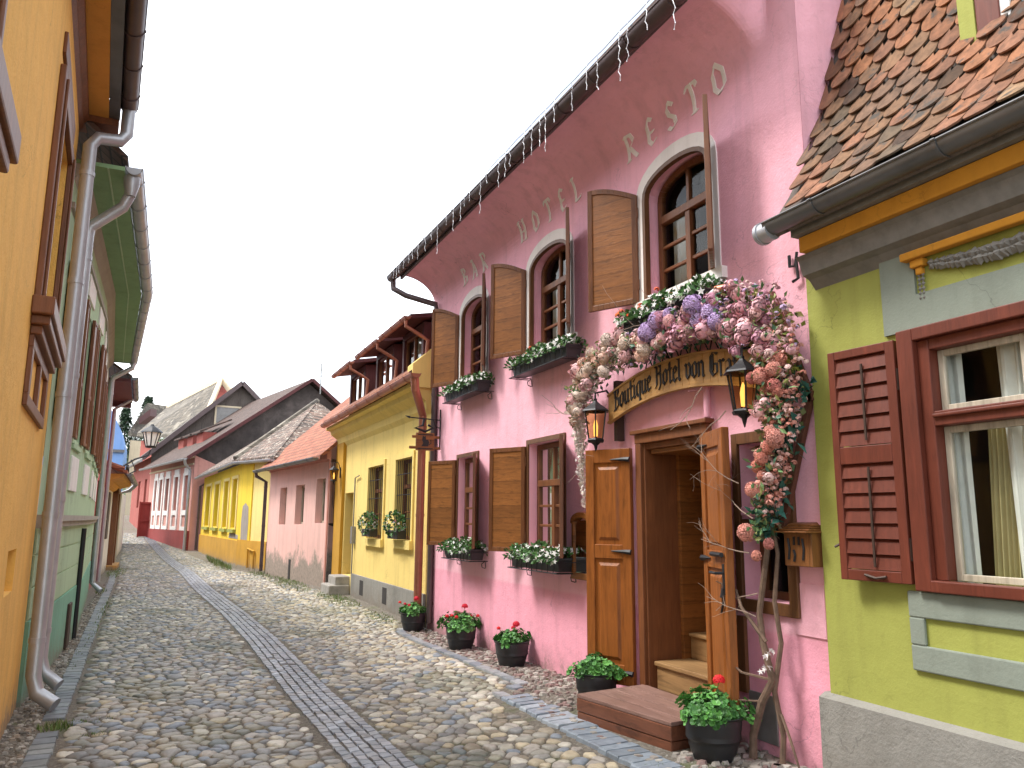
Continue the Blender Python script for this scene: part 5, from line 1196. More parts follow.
mb=MB(); a_=[(G1.p(0,4.945,.27)),(G1.p(G1.L,4.945,.27)),(G2.p(G2.L,4.945,.27))]; b_=[(G1.p(0,4.945,.285)),(G1.p(G1.L,4.945,.285)),(G2.p(G2.L,4.945,.285))]; mb.sheet(a_,b_,(0,0,.007)); mb.build('soffit_bead',M['green_plaster'],green)
gutter(green,G1.p(.05,5.02,.50),G1.p(G1.L+.02,5.02,.53),.075,'gutter_grey',7); gutter(green,G1.p(G1.L+.02,5.02,.53),G2.p(G2.L+.3,5.02,.48),.075,'gutter_grey',9)
mb=MB(); 
for f,l0 in ((G1,0),(G2,0)): mb.extr([f.p(l0,5.05,.44),f.p(f.L,5.05,.44),f.p(f.L,8.2,-3.2),f.p(l0,8.2,-3.2)],(0,0,.06)); mb.extr([f.p(l0,8.2,-3.2),f.p(f.L,8.2,-3.2),f.p(f.L,5,-6.5),f.p(l0,5,-6.5)],(0,0,.06))
mb.build('roof',M['tile_dark'],green)
for f,ws in ((G1,w1),(G2,w2)):
    for a,b in ws:
        window(f,green,a,b,2.5,4.05,.12,'wood_brown_paint',2,2,transom=3.5,roomdepth=.3)
        for hx_,sg in ((b+.01,1),(a-.01,-1)):
            h=f.p(hx_,0,.03); dd=f.u*sg+f.n*.03
            sh=leaf_shutter(green,(h.x,h.y),(dd.x,dd.y),(b-a)*.5,2.48,4.07,mat='wood_brown_paint',pmat='wood_louvre',cross=(3.1,),fr=.04)
    for a,b in ws:
        for q_ in ((a-.05,b+.05,4.20,4.46),(a-.02,b+.02,1.90,2.30)): mb=MB(); f.box(mb,*q_,0,.022); mb.build('white_panel',M['white_surround'],green,bevel=.005)
        mb=MB(); f.box(mb,a-.06,b+.06,2.38,2.44,0,.03); mb.build('window_sill',M['green_plaster'],green,bevel=.006)
pipe(green,[(-.50,8.30,4.97),(-.51,8.32,4.78),(-.56,8.34,4.66),(-.83,8.42,4.44),(-.85,8.42,4.35),(-.87,8.42,.35),(-.83,8.40,.22),(-.70,8.34,.12)],.055,'gutter_grey')
mb=MB(); mb.lathe((-.50,8.28,4.86),[(.045,-.10),(.075,.02),(.078,.10),(.05,.12)],14); mb.build('rain_hopper',M['gutter_grey'],green,smooth=True)
pe=G2.p(G2.L-.1,0,0)
pipe(green,[(pe.x+.48,pe.y,4.97),(pe.x+.47,pe.y,4.84),(pe.x+.12,pe.y,4.60),(pe.x+.09,pe.y,4.5),(pe.x+.09,pe.y,.25),(pe.x+.26,pe.y-.1,.10)],.055,'gutter_grey')
dk=G1.p(4.1,0,.05); pipe(green,[(dk.x,dk.y,.0),(dk.x,dk.y,1.45)],.03,'iron_black',rings=False); mb=MB(); G1.box(mb,3.1,3.4,.02,.55,.03,.06); mb.build('cellar_vent',M['iron_brown'],green,bevel=.01)
# --- crimson house
cA,cB=(-1.27,18.95),(-1.33,22.4); FC=Fac(cA,cB); FC.n=-FC.n if FC.n.x<0 else FC.n
cri=thing('crimson_house','narrow crimson house squeezed between the green and the white one','house',(-1.3,20.6,0))
mb=MB(); FC.wall(mb,0,FC.L,-.3,4.5,[],th=.2); mb.build('wall',M['crimson_plaster'],cri)
mb=MB(); FC.box(mb,-.02,FC.L+.1,4.55,4.62,-.02,.48); FC.box(mb,FC.L-.1,FC.L+.15,4.42,4.6,0,.46); mb.build('eaves',M['dormer_boards'],cri)
mb=MB(); mb.extr([FC.p(0,4.64,.5),FC.p(FC.L+.2,4.64,.5),FC.p(FC.L+.2,7,-3),FC.p(0,7,-3)],(0,0,.06)); mb.build('roof',M['tile_dark'],cri); gutter(cri,FC.p(0,4.66,.55),FC.p(FC.L+.2,4.66,.55),.07,'gutter_dark',4)
pipe(cri,[FC.p(FC.L-.4,4.6,.5),FC.p(FC.L-.4,4.3,.1),FC.p(FC.L-.4,.05,.09)],.05,'gutter_grey')
mb=MB(); FC.box(mb,.6,1.5,.3,2.4,0,.04); mb.build('door',M['wood_dark'],cri)
# --- white house
wA,wB=(-1.34,22.5),(-1.42,40); FW=Fac(wA,wB); FW.n=-FW.n if FW.n.x<0 else FW.n
whi=thing('white_house','small white house with ochre cornice, orange ridge tiles and brown posts','house',(-1.4,30,0))
mb=MB(); FW.wall(mb,0,FW.L,-.3,2.55,[(5.4,6.6,.1,2.35)],th=.2); mb.extr([(-1.34,22.5,-.3),(-1.34,22.5,2.55),(-2.8,22.5,2.9),(-5,22.5,2.6),(-5,22.5,-.3)],(0,.15,0)); mb.build('wall',M['white_plaster'],whi)
mb=MB(); mb.extr([FW.p(-.15,z,d) for d,z in ((0,2.38),(.10,2.44),(.16,2.54),(.42,2.62),(.46,2.70),(0,2.70))],FW.u*7); mb.build('cornice',M['orange_cornice'],whi)
mb=MB(); mb.extr([FW.p(-.2,2.71,.52),FW.p(7,2.71,.52),FW.p(7,3.3,-1.3),FW.p(-.2,3.3,-1.3)],(0,0,.08)); mb.build('roof',M['tile_orange'],whi)
mb=MB(); mb.tube([FW.p(-.25,2.80,.45),FW.p(-.25,3.4,-1.3)],.08,7); mb.build('verge_tiles',M['tile_orange'],whi); gutter(whi,FW.p(-.2,2.70,.58),FW.p(7.2,2.70,.58),.07,'gutter_dark',5)
mb=MB(); FW.box(mb,5.2,5.4,.1,2.5,0,.16); FW.box(mb,6.6,6.8,.1,2.5,0,.16); FW.box(mb,5.2,6.8,2.35,2.5,0,.16); mb.build('door_frame',M['wood_frame'],whi); mb=MB(); FW.box(mb,5.4,6.6,.1,2.35,-.15,-.1); mb.build('door',M['wood_dark'],whi)
mb=MB(); FW.box(mb,2.4,3.2,1.0,2.3,0,.05); mb.build('shutter',M['wood_old'],whi)
mb=MB(); FW.box(mb,4.9,7.0,-.1,.14,0,.3); mb.build('doorstep',M['orange_cornice'],whi)
pipe(whi,[FW.p(7.1,2.66,.56),FW.p(7.1,2.5,.4),FW.p(7.1,2.4,.12),FW.p(7.1,.1,.12)],.07,'gutter_grey')
# --- blue building
blu=thing('blue_building','sky blue gable end standing behind the little white house','building',(-2.5,31,0))
mb=MB(); mb.extr([(-6,31,-.3),(-1.55,31,-.3),(-1.30,31,3.6),(-1.32,31,4.15),(-1.5,31,4.75),(-1.75,31,5.25),(-1.95,31,5.6),(-2.3,31,6.3),(-2.9,31,7.2),(-6,31,7.2)],(0,3,0)); mb.build('gable_wall',M['blue_plaster'],blu)
mb=MB(); mb.beam((-6,30.95,3.92),(-1.28,30.95,3.92),.06,.10); mb.build('string_course',M['gutter_dark'],blu)
# far end of the left side: grey timber flank turning the corner
gr=thing('grey_timber_house','grey weathered timber house closing the left side beyond the blue building','house',(-2,42,.3))
mb=MB(); mb.extr([(-1.50,34.2,-.3),(-1.50,34.2,3.7),(-2.3,34.2,4.6),(-6,34.2,4.6),(-6,34.2,-.3)],(-.25,9,0)); mb.build('wall',M['wood_old'],gr)
mb=MB(); mb.extr([(-1.2,34.0,3.5),(-1.2,34.0,3.6),(-3.4,34.0,5.4),(-3.4,34.0,5.3)],(-.3,10,0)); mb.build('roof',M['tile_grey'],gr)
# ================================================================= lamps
def lantern(name_label,c,wallx,group='wrought wall lanterns by the hotel door',s=1.0,arm=True):
    c=Vector(c); t=thing('wall_lantern',name_label,'lantern',tuple(c),group)
    mb=MB(); P=lambda *p:c+Vector(p)*s
    mb.lathe(c,[(.135*s,.09*s),(.125*s,.105*s),(.06*s,.15*s),(.03*s,.175*s),(.018*s,.19*s),(.0181*s,.21*s)],6); mb.build('lamp_cap',M['iron_black'],t,bevel=.003); mb=MB(); mb.lathe(c,[(.075*s,-.185*s),(.085*s,-.165*s),(.07*s,-.15*s)],6); mb.lathe(c,[(.004*s,-.27*s),(.014*s,-.235*s),(.02*s,-.21*s),(.05*s,-.185*s)],6)
    mb.build('lamp_base',M['iron_black'],t,bevel=.003)
    mb=MB()
    for k in range(6):
        a=math.pi/3*k; mb.tube([P(.07*math.cos(a),.07*math.sin(a),-.155),P(.105*math.cos(a),.105*math.sin(a),.095)],.007*s,5)
    mb.build('lamp_frame',M['iron_black'],t)
    mb=MB(); mb.lathe(c,[(.066*s,-.15*s),(.100*s,.09*s)],6); mb.build('lamp_glass',M['lamp_glass'],t)
    mb=MB(); mb.lathe(c,[(.018*s,-.13*s),(.022*s,-.04*s),(.014*s,.0),(.004*s,.03*s)],8); mb.build('bulb',M['lamp_glow'],t)
    if arm:
        mb=MB(); mb.tube([(wallx,c.y,c.z+.02*s),(wallx-.04,c.y,c.z+.22*s),((wallx+c.x)/2,c.y,c.z+.29*s),(c.x,c.y,c.z+.26*s),(c.x,c.y,c.z+.19*s)],.010*s,6); mb.box(wallx-.02,wallx,c.y-.03,c.y+.03,c.z-.1*s,c.z+.16*s)
        mb.build('bracket',M['iron_black'],t)
    return t
lantern('black wall lantern left of the hotel sign, wrapped in white blossom',(3.50,6.02,2.47),HX-.02)
lantern('black wall lantern with amber light covering the last letters of the hotel sign',(3.47,4.03,2.48),HX-.02)
lantern('small black wall lantern above the yellow house doorway',(3.52,17.7,2.60),YX-.07,group='wall lanterns on the yellow house',s=.9)
t=thing('street_lamp','old glass street lantern on an iron bracket over the far left of the street','street lamp',(-.38,26,3.9))
c=Vector((-.38,26,3.98)); mb=MB(); mb.lathe(c,[(.32,.16),(.29,.20),(.16,.31),(.07,.36),(.035,.42)],8); mb.build('lamp_cap',M['iron_black'],t); mb=MB(); mb.lathe(c,[(.14,-.30),(.16,-.25),(.10,-.23)],8); mb.build('lamp_base',M['iron_black'],t)
mb=MB(); mb.lathe(c,[(.14,-.24),(.24,.16)],8); mb.build('lamp_glass',M['curtain'],t)
mb=MB()
for k in range(8): a=math.pi/4*k; mb.tube([c+Vector((.145*math.cos(a),.145*math.sin(a),-.24)),c+Vector((.25*math.cos(a),.25*math.sin(a),.17))],.018,4)
mb.tube([c+Vector((0,0,-.36)),c+Vector((-.05,0,-.52)),c+Vector((-.4,0,-.66)),(-1.36,26,2.9)],.028,6); mb.tube([c+Vector((-.5,0,-.68)),c+Vector((-.35,0,-1.0)),(-1.36,26,2.6)],.022,6); mb.build('bracket',M['iron_black'],t)
# ================================================================= hotel sign
sg=thing('sign_board','arched pale wooden sign board with black gothic lettering over the hotel door','sign',(3.66,4.95,2.5))
yc=4.97; hw=1.02
def sz(y): t_=(yc-y)/hw; return 2.45+.155*(1-t_*t_)
mb=MB(); n=24; lo=[];hi=[]
for i in range(n+1):
    y=yc+hw-2*hw*i/n; lo.append(Vector((3.645,y,sz(y)))); hi.append(Vector((3.645,y,sz(y)+.27)))
mb.sheet(lo,hi,(-.03,0,0)); mb.build('board',M['wood_sign'],sg,bevel=.006)
mb=MB()
for L_,o in ((lo,.0),(hi,-.026)):
    mb=MB()
    a=[p+Vector((-.0325,0,o+.004)) for p in L_]; b=[p+Vector((-.0325,0,o+.022)) for p in L_]; mb.sheet(a,b,(-.009,0,0)); mb.build('border',M['wood_sign'],sg)
mb=MB()
def ssurf(u,v,k):
    y=yc+hw-.10-u; return Vector((3.6145-k,y,sz(y)+.075+v))
xx=0
for wd in ('Boutique ','Hotel ','von ','Graf'): mb=MB(); xx=nibtext(mb,wd,xx,.118,ssurf,.21,38,.035,.004); mb.build('lettering',M['ink'],sg)
mb=MB()
for y in (5.93,4.03): mb=MB(); mb.box(3.655,3.73,y-.02,y+.03,2.30,2.84); mb.build('mounting_post',M['iron_brown'],sg)
mb=MB()
for i in range(9): y=5.35-.12*i; z=sz(y)+.27; mb.tube([(3.63,y-.05,z),(3.62,y,z+.10),(3.63,y+.05,z)],.006,5)
mb.build('scroll_crest',M['iron_black'],sg)
# small hanging sign
hs=thing('hanging_sign','little square wooden sign with black cat figure on a bracket beside the copper downpipe','sign',(3.7,11.2,2.5))
mb=MB(); mb.tube([(3.73,11.0,2.62),(3.73,11.0,3.22)],.012,6); mb.tube([(3.73,11.0,3.06),(3.24,11.0,3.08)],.010,6); mb.tube([(3.73,11.0,2.94),(3.66,11.0,2.96),(3.62,11.0,3.06)],.008,6); mb.tube([(3.26,11.0,3.08),(3.19,11.0,3.10)],[.02,.003],6)
mb.tube([(3.48,11.0,3.06),(3.46,11.0,2.97),(3.34,11.0,2.93),(3.50,11.0,2.88),(3.62,11.0,2.94),(3.54,11.0,2.98)],.02,6); mb.build('bracket',M['iron_black'],hs)
Q0=Vector((.14,0,.16)); mb=MB(); mb.box(3.36,3.64,10.985,11.015,2.60,2.86); mb.box(3.26,3.74,10.99,11.01,2.62,2.66); mb.box(3.30,3.72,10.99,11.01,2.78,2.82); mb.build('sign_panel',M['wood_shutter'],hs,bevel=.004)
mb=MB(); off_=len(mb.v); mb.box(3.245,3.475,10.980,10.986,2.46,2.475);mb.box(3.245,3.475,10.980,10.986,2.665,2.68); 
mb.extr([(3.30,10.98,2.50),(3.40,10.98,2.50),(3.42,10.98,2.56),(3.40,10.98,2.60),(3.37,10.98,2.60),(3.36,10.98,2.66),(3.34,10.98,2.64),(3.32,10.98,2.66),(3.31,10.98,2.59),(3.33,10.98,2.55)],(0,.004,0)); mb.tube([(3.41,10.982,2.52),(3.45,10.982,2.55),(3.44,10.982,2.60)],.006,5); mb.v=[(a+Q0.x,b_,c_+Q0.z) for a,b_,c_ in mb.v]; mb.build('cat_figure',M['ink'],hs)
# menu case
mc=thing('menu_case','arched wooden glazed menu case with printed pages on the wall left of the door','menu case',(3.7,6.6,1.2))
y0,y1=6.46,6.82
mb=MB(); FH.box(mb,y0,y0+.04,1.08,1.60,0,.07); FH.box(mb,y1-.04,y1,1.08,1.60,0,.07); FH.box(mb,y0,y1,1.05,1.11,0,.08); ar=arcpts(y0-.01,y1+.01,1.58,.10,10); ai=arcpts(y0+.04,y1-.04,1.56,.07,10)
mb.sheet([FH.p(*p,0) for p in ar],[FH.p(*p,0) for p in ai],FH.n*.08); mb.build('case_frame',M['wood_shutter'],mc,bevel=.004)
mb=MB(); FH.box(mb,y0+.04,y1-.04,1.11,1.60,.003,.015); mb.build('back_panel',M['wood_sign'],mc)
mb=MB()
for (a,b,c_,d_) in ((6.50,6.64,1.30,1.54),(6.65,6.78,1.30,1.52),(6.52,6.66,1.13,1.28),(6.68,6.77,1.14,1.27)): FH.box(mb,a,b,c_,d_,.016,.019)
mb.build('menu_page',M['paper'],mc); mb=MB()
for (a,b,c_,d_) in ((6.50,6.64,1.30,1.54),(6.65,6.78,1.30,1.52),(6.52,6.66,1.13,1.28)):
    z=d_-.03
    while z>c_+.02: FH.box(mb,a+.02,b-.02-random.random()*.03,z,z+.004,.0195,.0202); z-=.018
mb.build('menu_text',M['metal_grey'],mc)
mb=MB(); FH.quad(mb,y0+.04,y1-.04,1.11,1.60,.055); mb.build('pane',M['pane_glass'],mc)
# mailbox
ml=thing('mailbox','rustic wooden letter box shaped like a little house beside the vine','mailbox',(3.66,3.83,1.3))
mb=MB(); FH.box(mb,3.67,3.90,1.33,1.545,.005,.12); mb.build('box',M['wood_mail'],ml,bevel=.006)
mb=MB(); mb.hexa([FH.p(3.655,1.535,-.0),FH.p(3.92,1.535,0),FH.p(3.92,1.535,.15),FH.p(3.655,1.535,.15)],[FH.p(3.73,1.60,0),FH.p(3.92,1.60,0),FH.p(3.92,1.59,.06),FH.p(3.73,1.59,.06)])
for i in range(4): FH.box(mb,3.65+.01*i,3.925-.01*i,1.535+.013*i,1.545+.013*i,.0,.178-.03*i)
mb.build('shingle_roof',M['wood_mail'],ml,bevel=.003)
mb=MB()
for y,z,h_ in ((3.86,1.37,.13),(3.815,1.36,.07),(3.74,1.37,.13)): mb.tube([FH.p(y,z,.123),FH.p(y-.01,z+h_*.5,.123),FH.p(y,z+h_,.123)],.009,5)
for y in (3.81,3.77): mb.tube([FH.p(y,1.46,.123),FH.p(y,1.51,.123)],.008,5)
mb.build('iron_cutouts',M['iron_black'],ml)
# pink pipe stub and spot lamp over the door
pp=thing('pink_vent_pipe','short pink plastic pipe with round cap rising from behind the open door leaf','pipe',(3.7,4.6,2.3))
mb=MB(); mb.tube([(3.70,4.70,2.37),(3.70,4.70,2.60)],.028,12); mb.lathe((3.70,4.70,2.60),[(.04,0),(.045,.03),(.03,.055),(.01,.065)],12); mb.tube([(3.70,4.70,2.585),(3.62,4.82,2.58)],.004,5); mb.build('pipe_stub',M['pvc_pink'],pp,smooth=True)
sp=thing('spot_lamp','small brown cylinder spot lamp on a pale arm above the blossom','lamp',(3.6,4.35,3.25))
mb=MB(); mb.tube([(3.50,4.30,3.22),(3.56,4.17,3.22)],.035,14); mb.build('lamp_body',M['copper'],sp,smooth=True)
mb=MB(); mb.tube([(3.74,4.52,3.10),(3.60,4.50,3.12),(3.49,4.36,3.20),(3.50,4.31,3.22)],.022,8); mb.build('arm',M['white_metal'],sp,smooth=True)
# ================================================================= step, pots
stp=thing('door_step','low worn red brown wooden step platform in front of the hotel door','step',(3.4,5.1,.1))
b=[(3.03,5.55),(3.19,4.55),(3.72,4.62),(3.72,5.66)]
def sh_(b,k): cx=sum(p[0] for p in b)/4; cy=sum(p[1] for p in b)/4; return [(cx+(p[0]-cx)*k,cy+(p[1]-cy)*k) for p in b]
mb=MB(); b2=sh_(b,.99); mb.hexa([(x,y,.06) for x,y in b2],[(x,y,.165) for x,y in b2]); mb.hexa([(x,y,.169) for x,y in b],[(x,y,.262) for x,y in b]); mb.build('plinth_boards',M['wood_step'],stp,bevel=.006)
mb=MB()
for i in range(4):
    f0,f1=i/4+.004,(i+1)/4-.004
    L0=[lerp(b[0][k],b[3][k],f0) for k in (0,1)];L1=[lerp(b[0][k],b[3][k],f1) for k in (0,1)];R0=[lerp(b[1][k],b[2][k],f0) for k in (0,1)];R1=[lerp(b[1][k],b[2][k],f1) for k in (0,1)]
    mb.hexa([(*L0,.264),(*R0,.264),(*R1,.264),(*L1,.264)],[(*L0,.292),(*R0,.292),(*R1,.292),(*L1,.292)])
mb.build('tread',M['wood_tread'],stp,bevel=.005)
def pot(label,x,y,s=1.0,redn=8,plant=1.0,lean=0):
    z=g(x,y)-.005; t=thing('potted_geranium',label,'potted plant',(x,y,z),'black tubs of geraniums along the hotel wall')
    mb=MB(); h=.27*s; rb,rt=.125*s,.185*s
    pr=[(rb,0)]
    for i in range(1,9): f=i/8; r=lerp(rb,rt,f)+.012*math.sin(f*math.pi); pr+=[(r-.003 if i%4==0 else r,h*f-.012),(r+(.008 if i%4==0 else 0),h*f)]
    pr+=[(rt+.012,h+.002),(rt-.008,h+.002),(rt-.012,h-.03),(.01,h-.031)]
    mb.lathe((x,y,z),pr,28); mb.build('tub',M['pot_black'],t,smooth=True)
    mb=MB(); mb.lathe((x,y,z),[(rt-.013,h-.04),(.02,h-.022)],14); mb.build('soil',M['soil'],t)
    mb=MB()
    def fn():
        a=random.random()*6.28; r=random.random()**.5; e=random.uniform(0,1)**.7; plant_=plant*.86
        v=Vector((math.cos(a)*r,math.sin(a)*r,0)); hh=math.sqrt(max(0,1-r*r*.9))*e
        bump_=1+.30*math.sin(a*3+x*29)+.14*math.sin(a*5+y*17)
        return (min(x+v.x*.24*s*plant*.84*bump_,HX-.02),y+v.y*.24*s*plant*.84*bump_,z+h-.03+.17*s*plant*hh*(1+.15*math.sin(a*2+y))),(v.x,v.y,hh+.3)
    for _ in range(int(640*plant)):   # round scalloped leaves
        p,o=fn(); o=(Vector(o)+rndv()*.45).normalized(); p=Vector(p); s_=o.cross(Vector((.1,.2,1))).normalized(); u=s_.cross(o); R_=random.choice([.010,.014,.018,.022,.028])*s*random.uniform(.85,1.1); c=mul(random.choice([(.06,.20,.04),(.09,.27,.05),(.12,.33,.07),(.045,.14,.03)]),random.uniform(.8,1.15))
        n=9; ring=[p+(s_*math.cos(6.283*k/n)+u*math.sin(6.283*k/n))*R_*(1+.10*(k%2))+o*.006*(k%2) for k in range(n)]
        mb.add([p-o*.006]+ring,[(0,1+k,1+(k+1)%n) for k in range(n)],c)
    for _ in range(24): p,o=fn(); mb.tube([(x+random.uniform(-.05,.05),y+random.uniform(-.05,.05),z+h-.03),p],.003,4,(.10,.20,.05))
    mb.build('foliage',M['leaf'],t)['kind']='stuff'
    if redn:
        for k in range(redn):
            mb=MB(); p,o=fn(); p=Vector(p); p.z=max(p.z,z+h+.09*s)+.03*s; 
            if k==0: p=Vector((x+.03,y-.04,z+h+.20*s*plant))
            blob_flower(mb,p,(.05 if k==0 else .03)*s,random.choice([(.62,.015,.02),(.70,.02,.02),(.55,.01,.03)]),22); mb.tube([(x,y,z+h),p],.003,4,(.10,.20,.05)); mb.build('red_flower_head',M['petal'],t)
pot('black tub of red geraniums at the foot of the copper downpipe',3.50,11.35,1.0,4,.95)
pot('black tub of red geraniums standing before the square wall vent',3.50,9.35,1.02,6,1.15)
pot('black tub of red geraniums under the lower window, midway between vent and door',3.52,7.86,.98,3,.85)
pot('black tub of green geraniums without blooms, tucked against the left end of the wooden step',3.42,5.92,.95,0,1.0)
pot('black tub with one bright red geranium head, right of the wooden step',3.36,4.33,1.0,1,1.05)
# ================================================================= vine trunk, trellis, garland
vn=thing('climbing_vine','bare twisted vine climbing the pink wall right of the door','vine',(3.6,4.15,.1))
def wig(p0,p1,n,amp,sd):
    r_=random.Random(sd); p0,p1=Vector(p0),Vector(p1); return [p0.lerp(p1,i/n)+Vector((r_.uniform(-.4,.4),r_.uniform(-1,1),r_.uniform(-.3,.3)))*amp*(0 if i in(0,) else 1) for i in range(n+1)]
mb=MB()
A1=[(3.58,4.22,.05),(3.60,4.23,.25),(3.57,4.10,.48),(3.60,4.03,.62),(3.58,4.08,.85),(3.60,4.12,1.02),(3.58,4.05,1.22),(3.60,4.02,1.42),(3.58,4.06,1.7),(3.6,3.98,2.0),(3.6,3.9,2.3)]
mb.tube(A1,[.030,.026,.026,.024,.022,.02,.019,.017,.015,.013,.01],8)
A2_=[(3.63,4.02,.05),(3.64,4.0,.3),(3.62,4.04,.55),(3.64,3.98,.85),(3.62,4.00,1.1),(3.63,3.96,1.4),(3.60,4.0,1.8)]
mb.tube(A2_,[.020,.018,.018,.016,.015,.013,.010],7)
mb.tube([(3.58,4.05,.85),(3.52,4.2,1.05),(3.55,4.28,1.15),(3.50,4.42,1.20)],[.014,.011,.009,.004],6)
mb.tube([(3.60,4.03,.62),(3.52,4.22,.64),(3.48,4.30,.70)],[.010,.008,.004],5); mb.tube([(3.58,4.1,.48),(3.5,4.24,.47)],[.008,.004],5); mb.tube([(3.63,4.0,.42),(3.6,3.90,.3),(3.62,3.84,.1)],[.010,.009,.006],5)
mb.build('stem',M['bark'],vn,smooth=True)
mb=MB()
def branch(p,d,L,r,dep):
    p=Vector(p); d=Vector(d).normalized(); pts=[p]; 
    for i in range(5): d=(d+rndv()*.28).normalized(); p=p+d*L/5; p.x=min(p.x,HX-.03); pts.append(p)
    mb.tube(pts,[lerp(r,r*.4,i/5) for i in range(6)],5)
    if dep>0:
        for k in (2,3,4): branch(pts[k],d+rndv()*.9,L*.5,r*.5,dep-1)
mb=MB(); branch((3.52,4.10,1.40),(-.25,.8,.35),.4,.0045,2); mb.build('twig',M['twig'],vn,smooth=True)
mb=MB(); branch((3.53,4.05,1.15),(-.2,.8,-.05),.42,.005,1); mb.build('twig',M['twig'],vn,smooth=True)
mb=MB(); branch((3.52,4.05,1.62),(-.2,.6,.6),.5,.0045,2); mb.build('twig',M['twig'],vn,smooth=True)
mb=MB(); branch((3.5,4.15,1.85),(-.2,.7,.55),.42,.004,2); mb.build('twig',M['twig'],vn,smooth=True)
mb=MB(); branch((3.55,4.1,1.0),(-.2,.7,.3),.35,.004,1); mb.build('twig',M['twig'],vn,smooth=True)
mb=MB(); branch((3.5,4.5,2.55),(-.2,.6,-.5),.4,.005,1); mb.build('twig',M['twig'],vn,smooth=True)
mb=MB(); branch((3.5,4.25,2.35),(-.1,.5,-.55),.35,.005,1); mb.build('twig',M['twig'],vn,smooth=True)
mb=MB(); branch((3.5,6.25,2.3),(-.1,-.4,-.5),.4,.005,1); mb.build('twig',M['twig'],vn,smooth=True)
mb=MB(); branch((3.55,6.5,2.6),(-.05,1,.1),.42,.006,1); mb.build('twig',M['twig'],vn,smooth=True)
mb=MB(); branch((3.55,4.6,3.12),(-.15,.9,.05),.9,.005,1); mb.build('twig',M['twig'],vn,smooth=True)

tr=thing('trellis','slim reddish wooden trellis poles leaning behind the blossom at the right','trellis',(3.68,3.8,2.3))
mb=MB(); mb.beam((3.70,3.97,3.14),(3.70,3.66,2.35),.035,.035,(1,0,0)); mb.beam((3.70,3.66,2.42),(3.70,3.98,1.55),.04,.035,(1,0,0)); mb.beam((3.70,3.87,3.02),(3.70,4.02,2.92),.02,.02,(1,0,0)); mb.beam((3.70,3.80,2.0),(3.70,4.1,1.95),.02,.02,(1,0,0)); mb.beam((3.70,4.1,1.6),(3.70,3.92,1.66),.02,.02,(1,0,0)); mb.build('pole',M['trellis_wood'],tr)
gd=thing('flower_garland','thick arch of pink, lilac and white blossoms around the sign and lanterns','garland',(3.55,5,2.8))
path=[(6.50,2.55),(6.38,2.80),(6.12,2.98),(5.80,3.04),(5.45,3.02),(5.1,3.03),(4.8,3.05),(4.5,3.05),(4.2,3.02),(3.98,2.96),(3.83,2.78),(3.80,2.55),(3.80,2.35),(3.84,2.12),(3.90,1.90),(3.97,1.68),(4.0,1.5)]
mb=MB(); mb.tube([(3.62,y,z) for y,z in path],.02,6); 
for i in range(40):
    k=random.randrange(len(path)); y,z=path[k]; mb.tube([(3.62,y,z),(3.5,y+random.uniform(-.15,.15),z+random.uniform(-.15,.15))],.004,4)
mb.build('garland_stem',M['bark'],gd)
def gpt(f):
    f=f*(len(path)-1); i=min(int(f),len(path)-2); t_=f-i; return lerp(path[i][0],path[i+1][0],t_),lerp(path[i][1],path[i+1][1],t_)
def halfw(f): return float(np.interp(f,[0,.12,.3,.42,.5,.58,.64,.72,.8,.9,1],[.10,.14,.13,.15,.19,.22,.19,.15,.11,.08,.05]))
mb=MB()
for _ in range(2600):
    f=random.random(); y,z=gpt(f); w=halfw(f)*1.05; a=random.random()*6.28; r=random.random()**.5*w
    p=Vector((3.66-random.random()*.16,y+r*math.cos(a),z+r*math.sin(a)))
    if f<.25: cs=[(.20,.28,.12),(.32,.36,.20),(.14,.20,.08),(.16,.28,.22)]
    elif .52<f<.70: cs=[(.28,.30,.05),(.35,.34,.08),(.20,.25,.05),(.09,.13,.04),(.4,.35,.12)]
    else: cs=[(.045,.15,.10),(.06,.19,.13),(.03,.10,.06),(.09,.17,.07),(.18,.20,.07),(.24,.20,.10)]
    leaf(mb,p,rndv()+Vector((-.6,0,-.1)),rndv(),random.uniform(.04,.075),random.uniform(.025,.04),mul(random.choice(cs),random.uniform(.7,1.2)))
for _ in range(70):  # eucalyptus sprigs
    y,z=random.choice([(3.72,2.36),(3.75,2.15),(3.62,2.40),(3.92,1.85),(3.95,1.6),(3.78,2.28)]); p=Vector((3.58,y+random.uniform(-.08,.08),z+random.uniform(-.08,.08)))
    leaf(mb,p,Vector((-.3,-.7,.2))+rndv()*.7,rndv(),.10,.045,mul(random.choice([(.025,.10,.08),(.04,.14,.11)]),random.uniform(.8,1.2)))
mb.build('garland_leaves',M['leaf'],gd)['kind']='stuff'
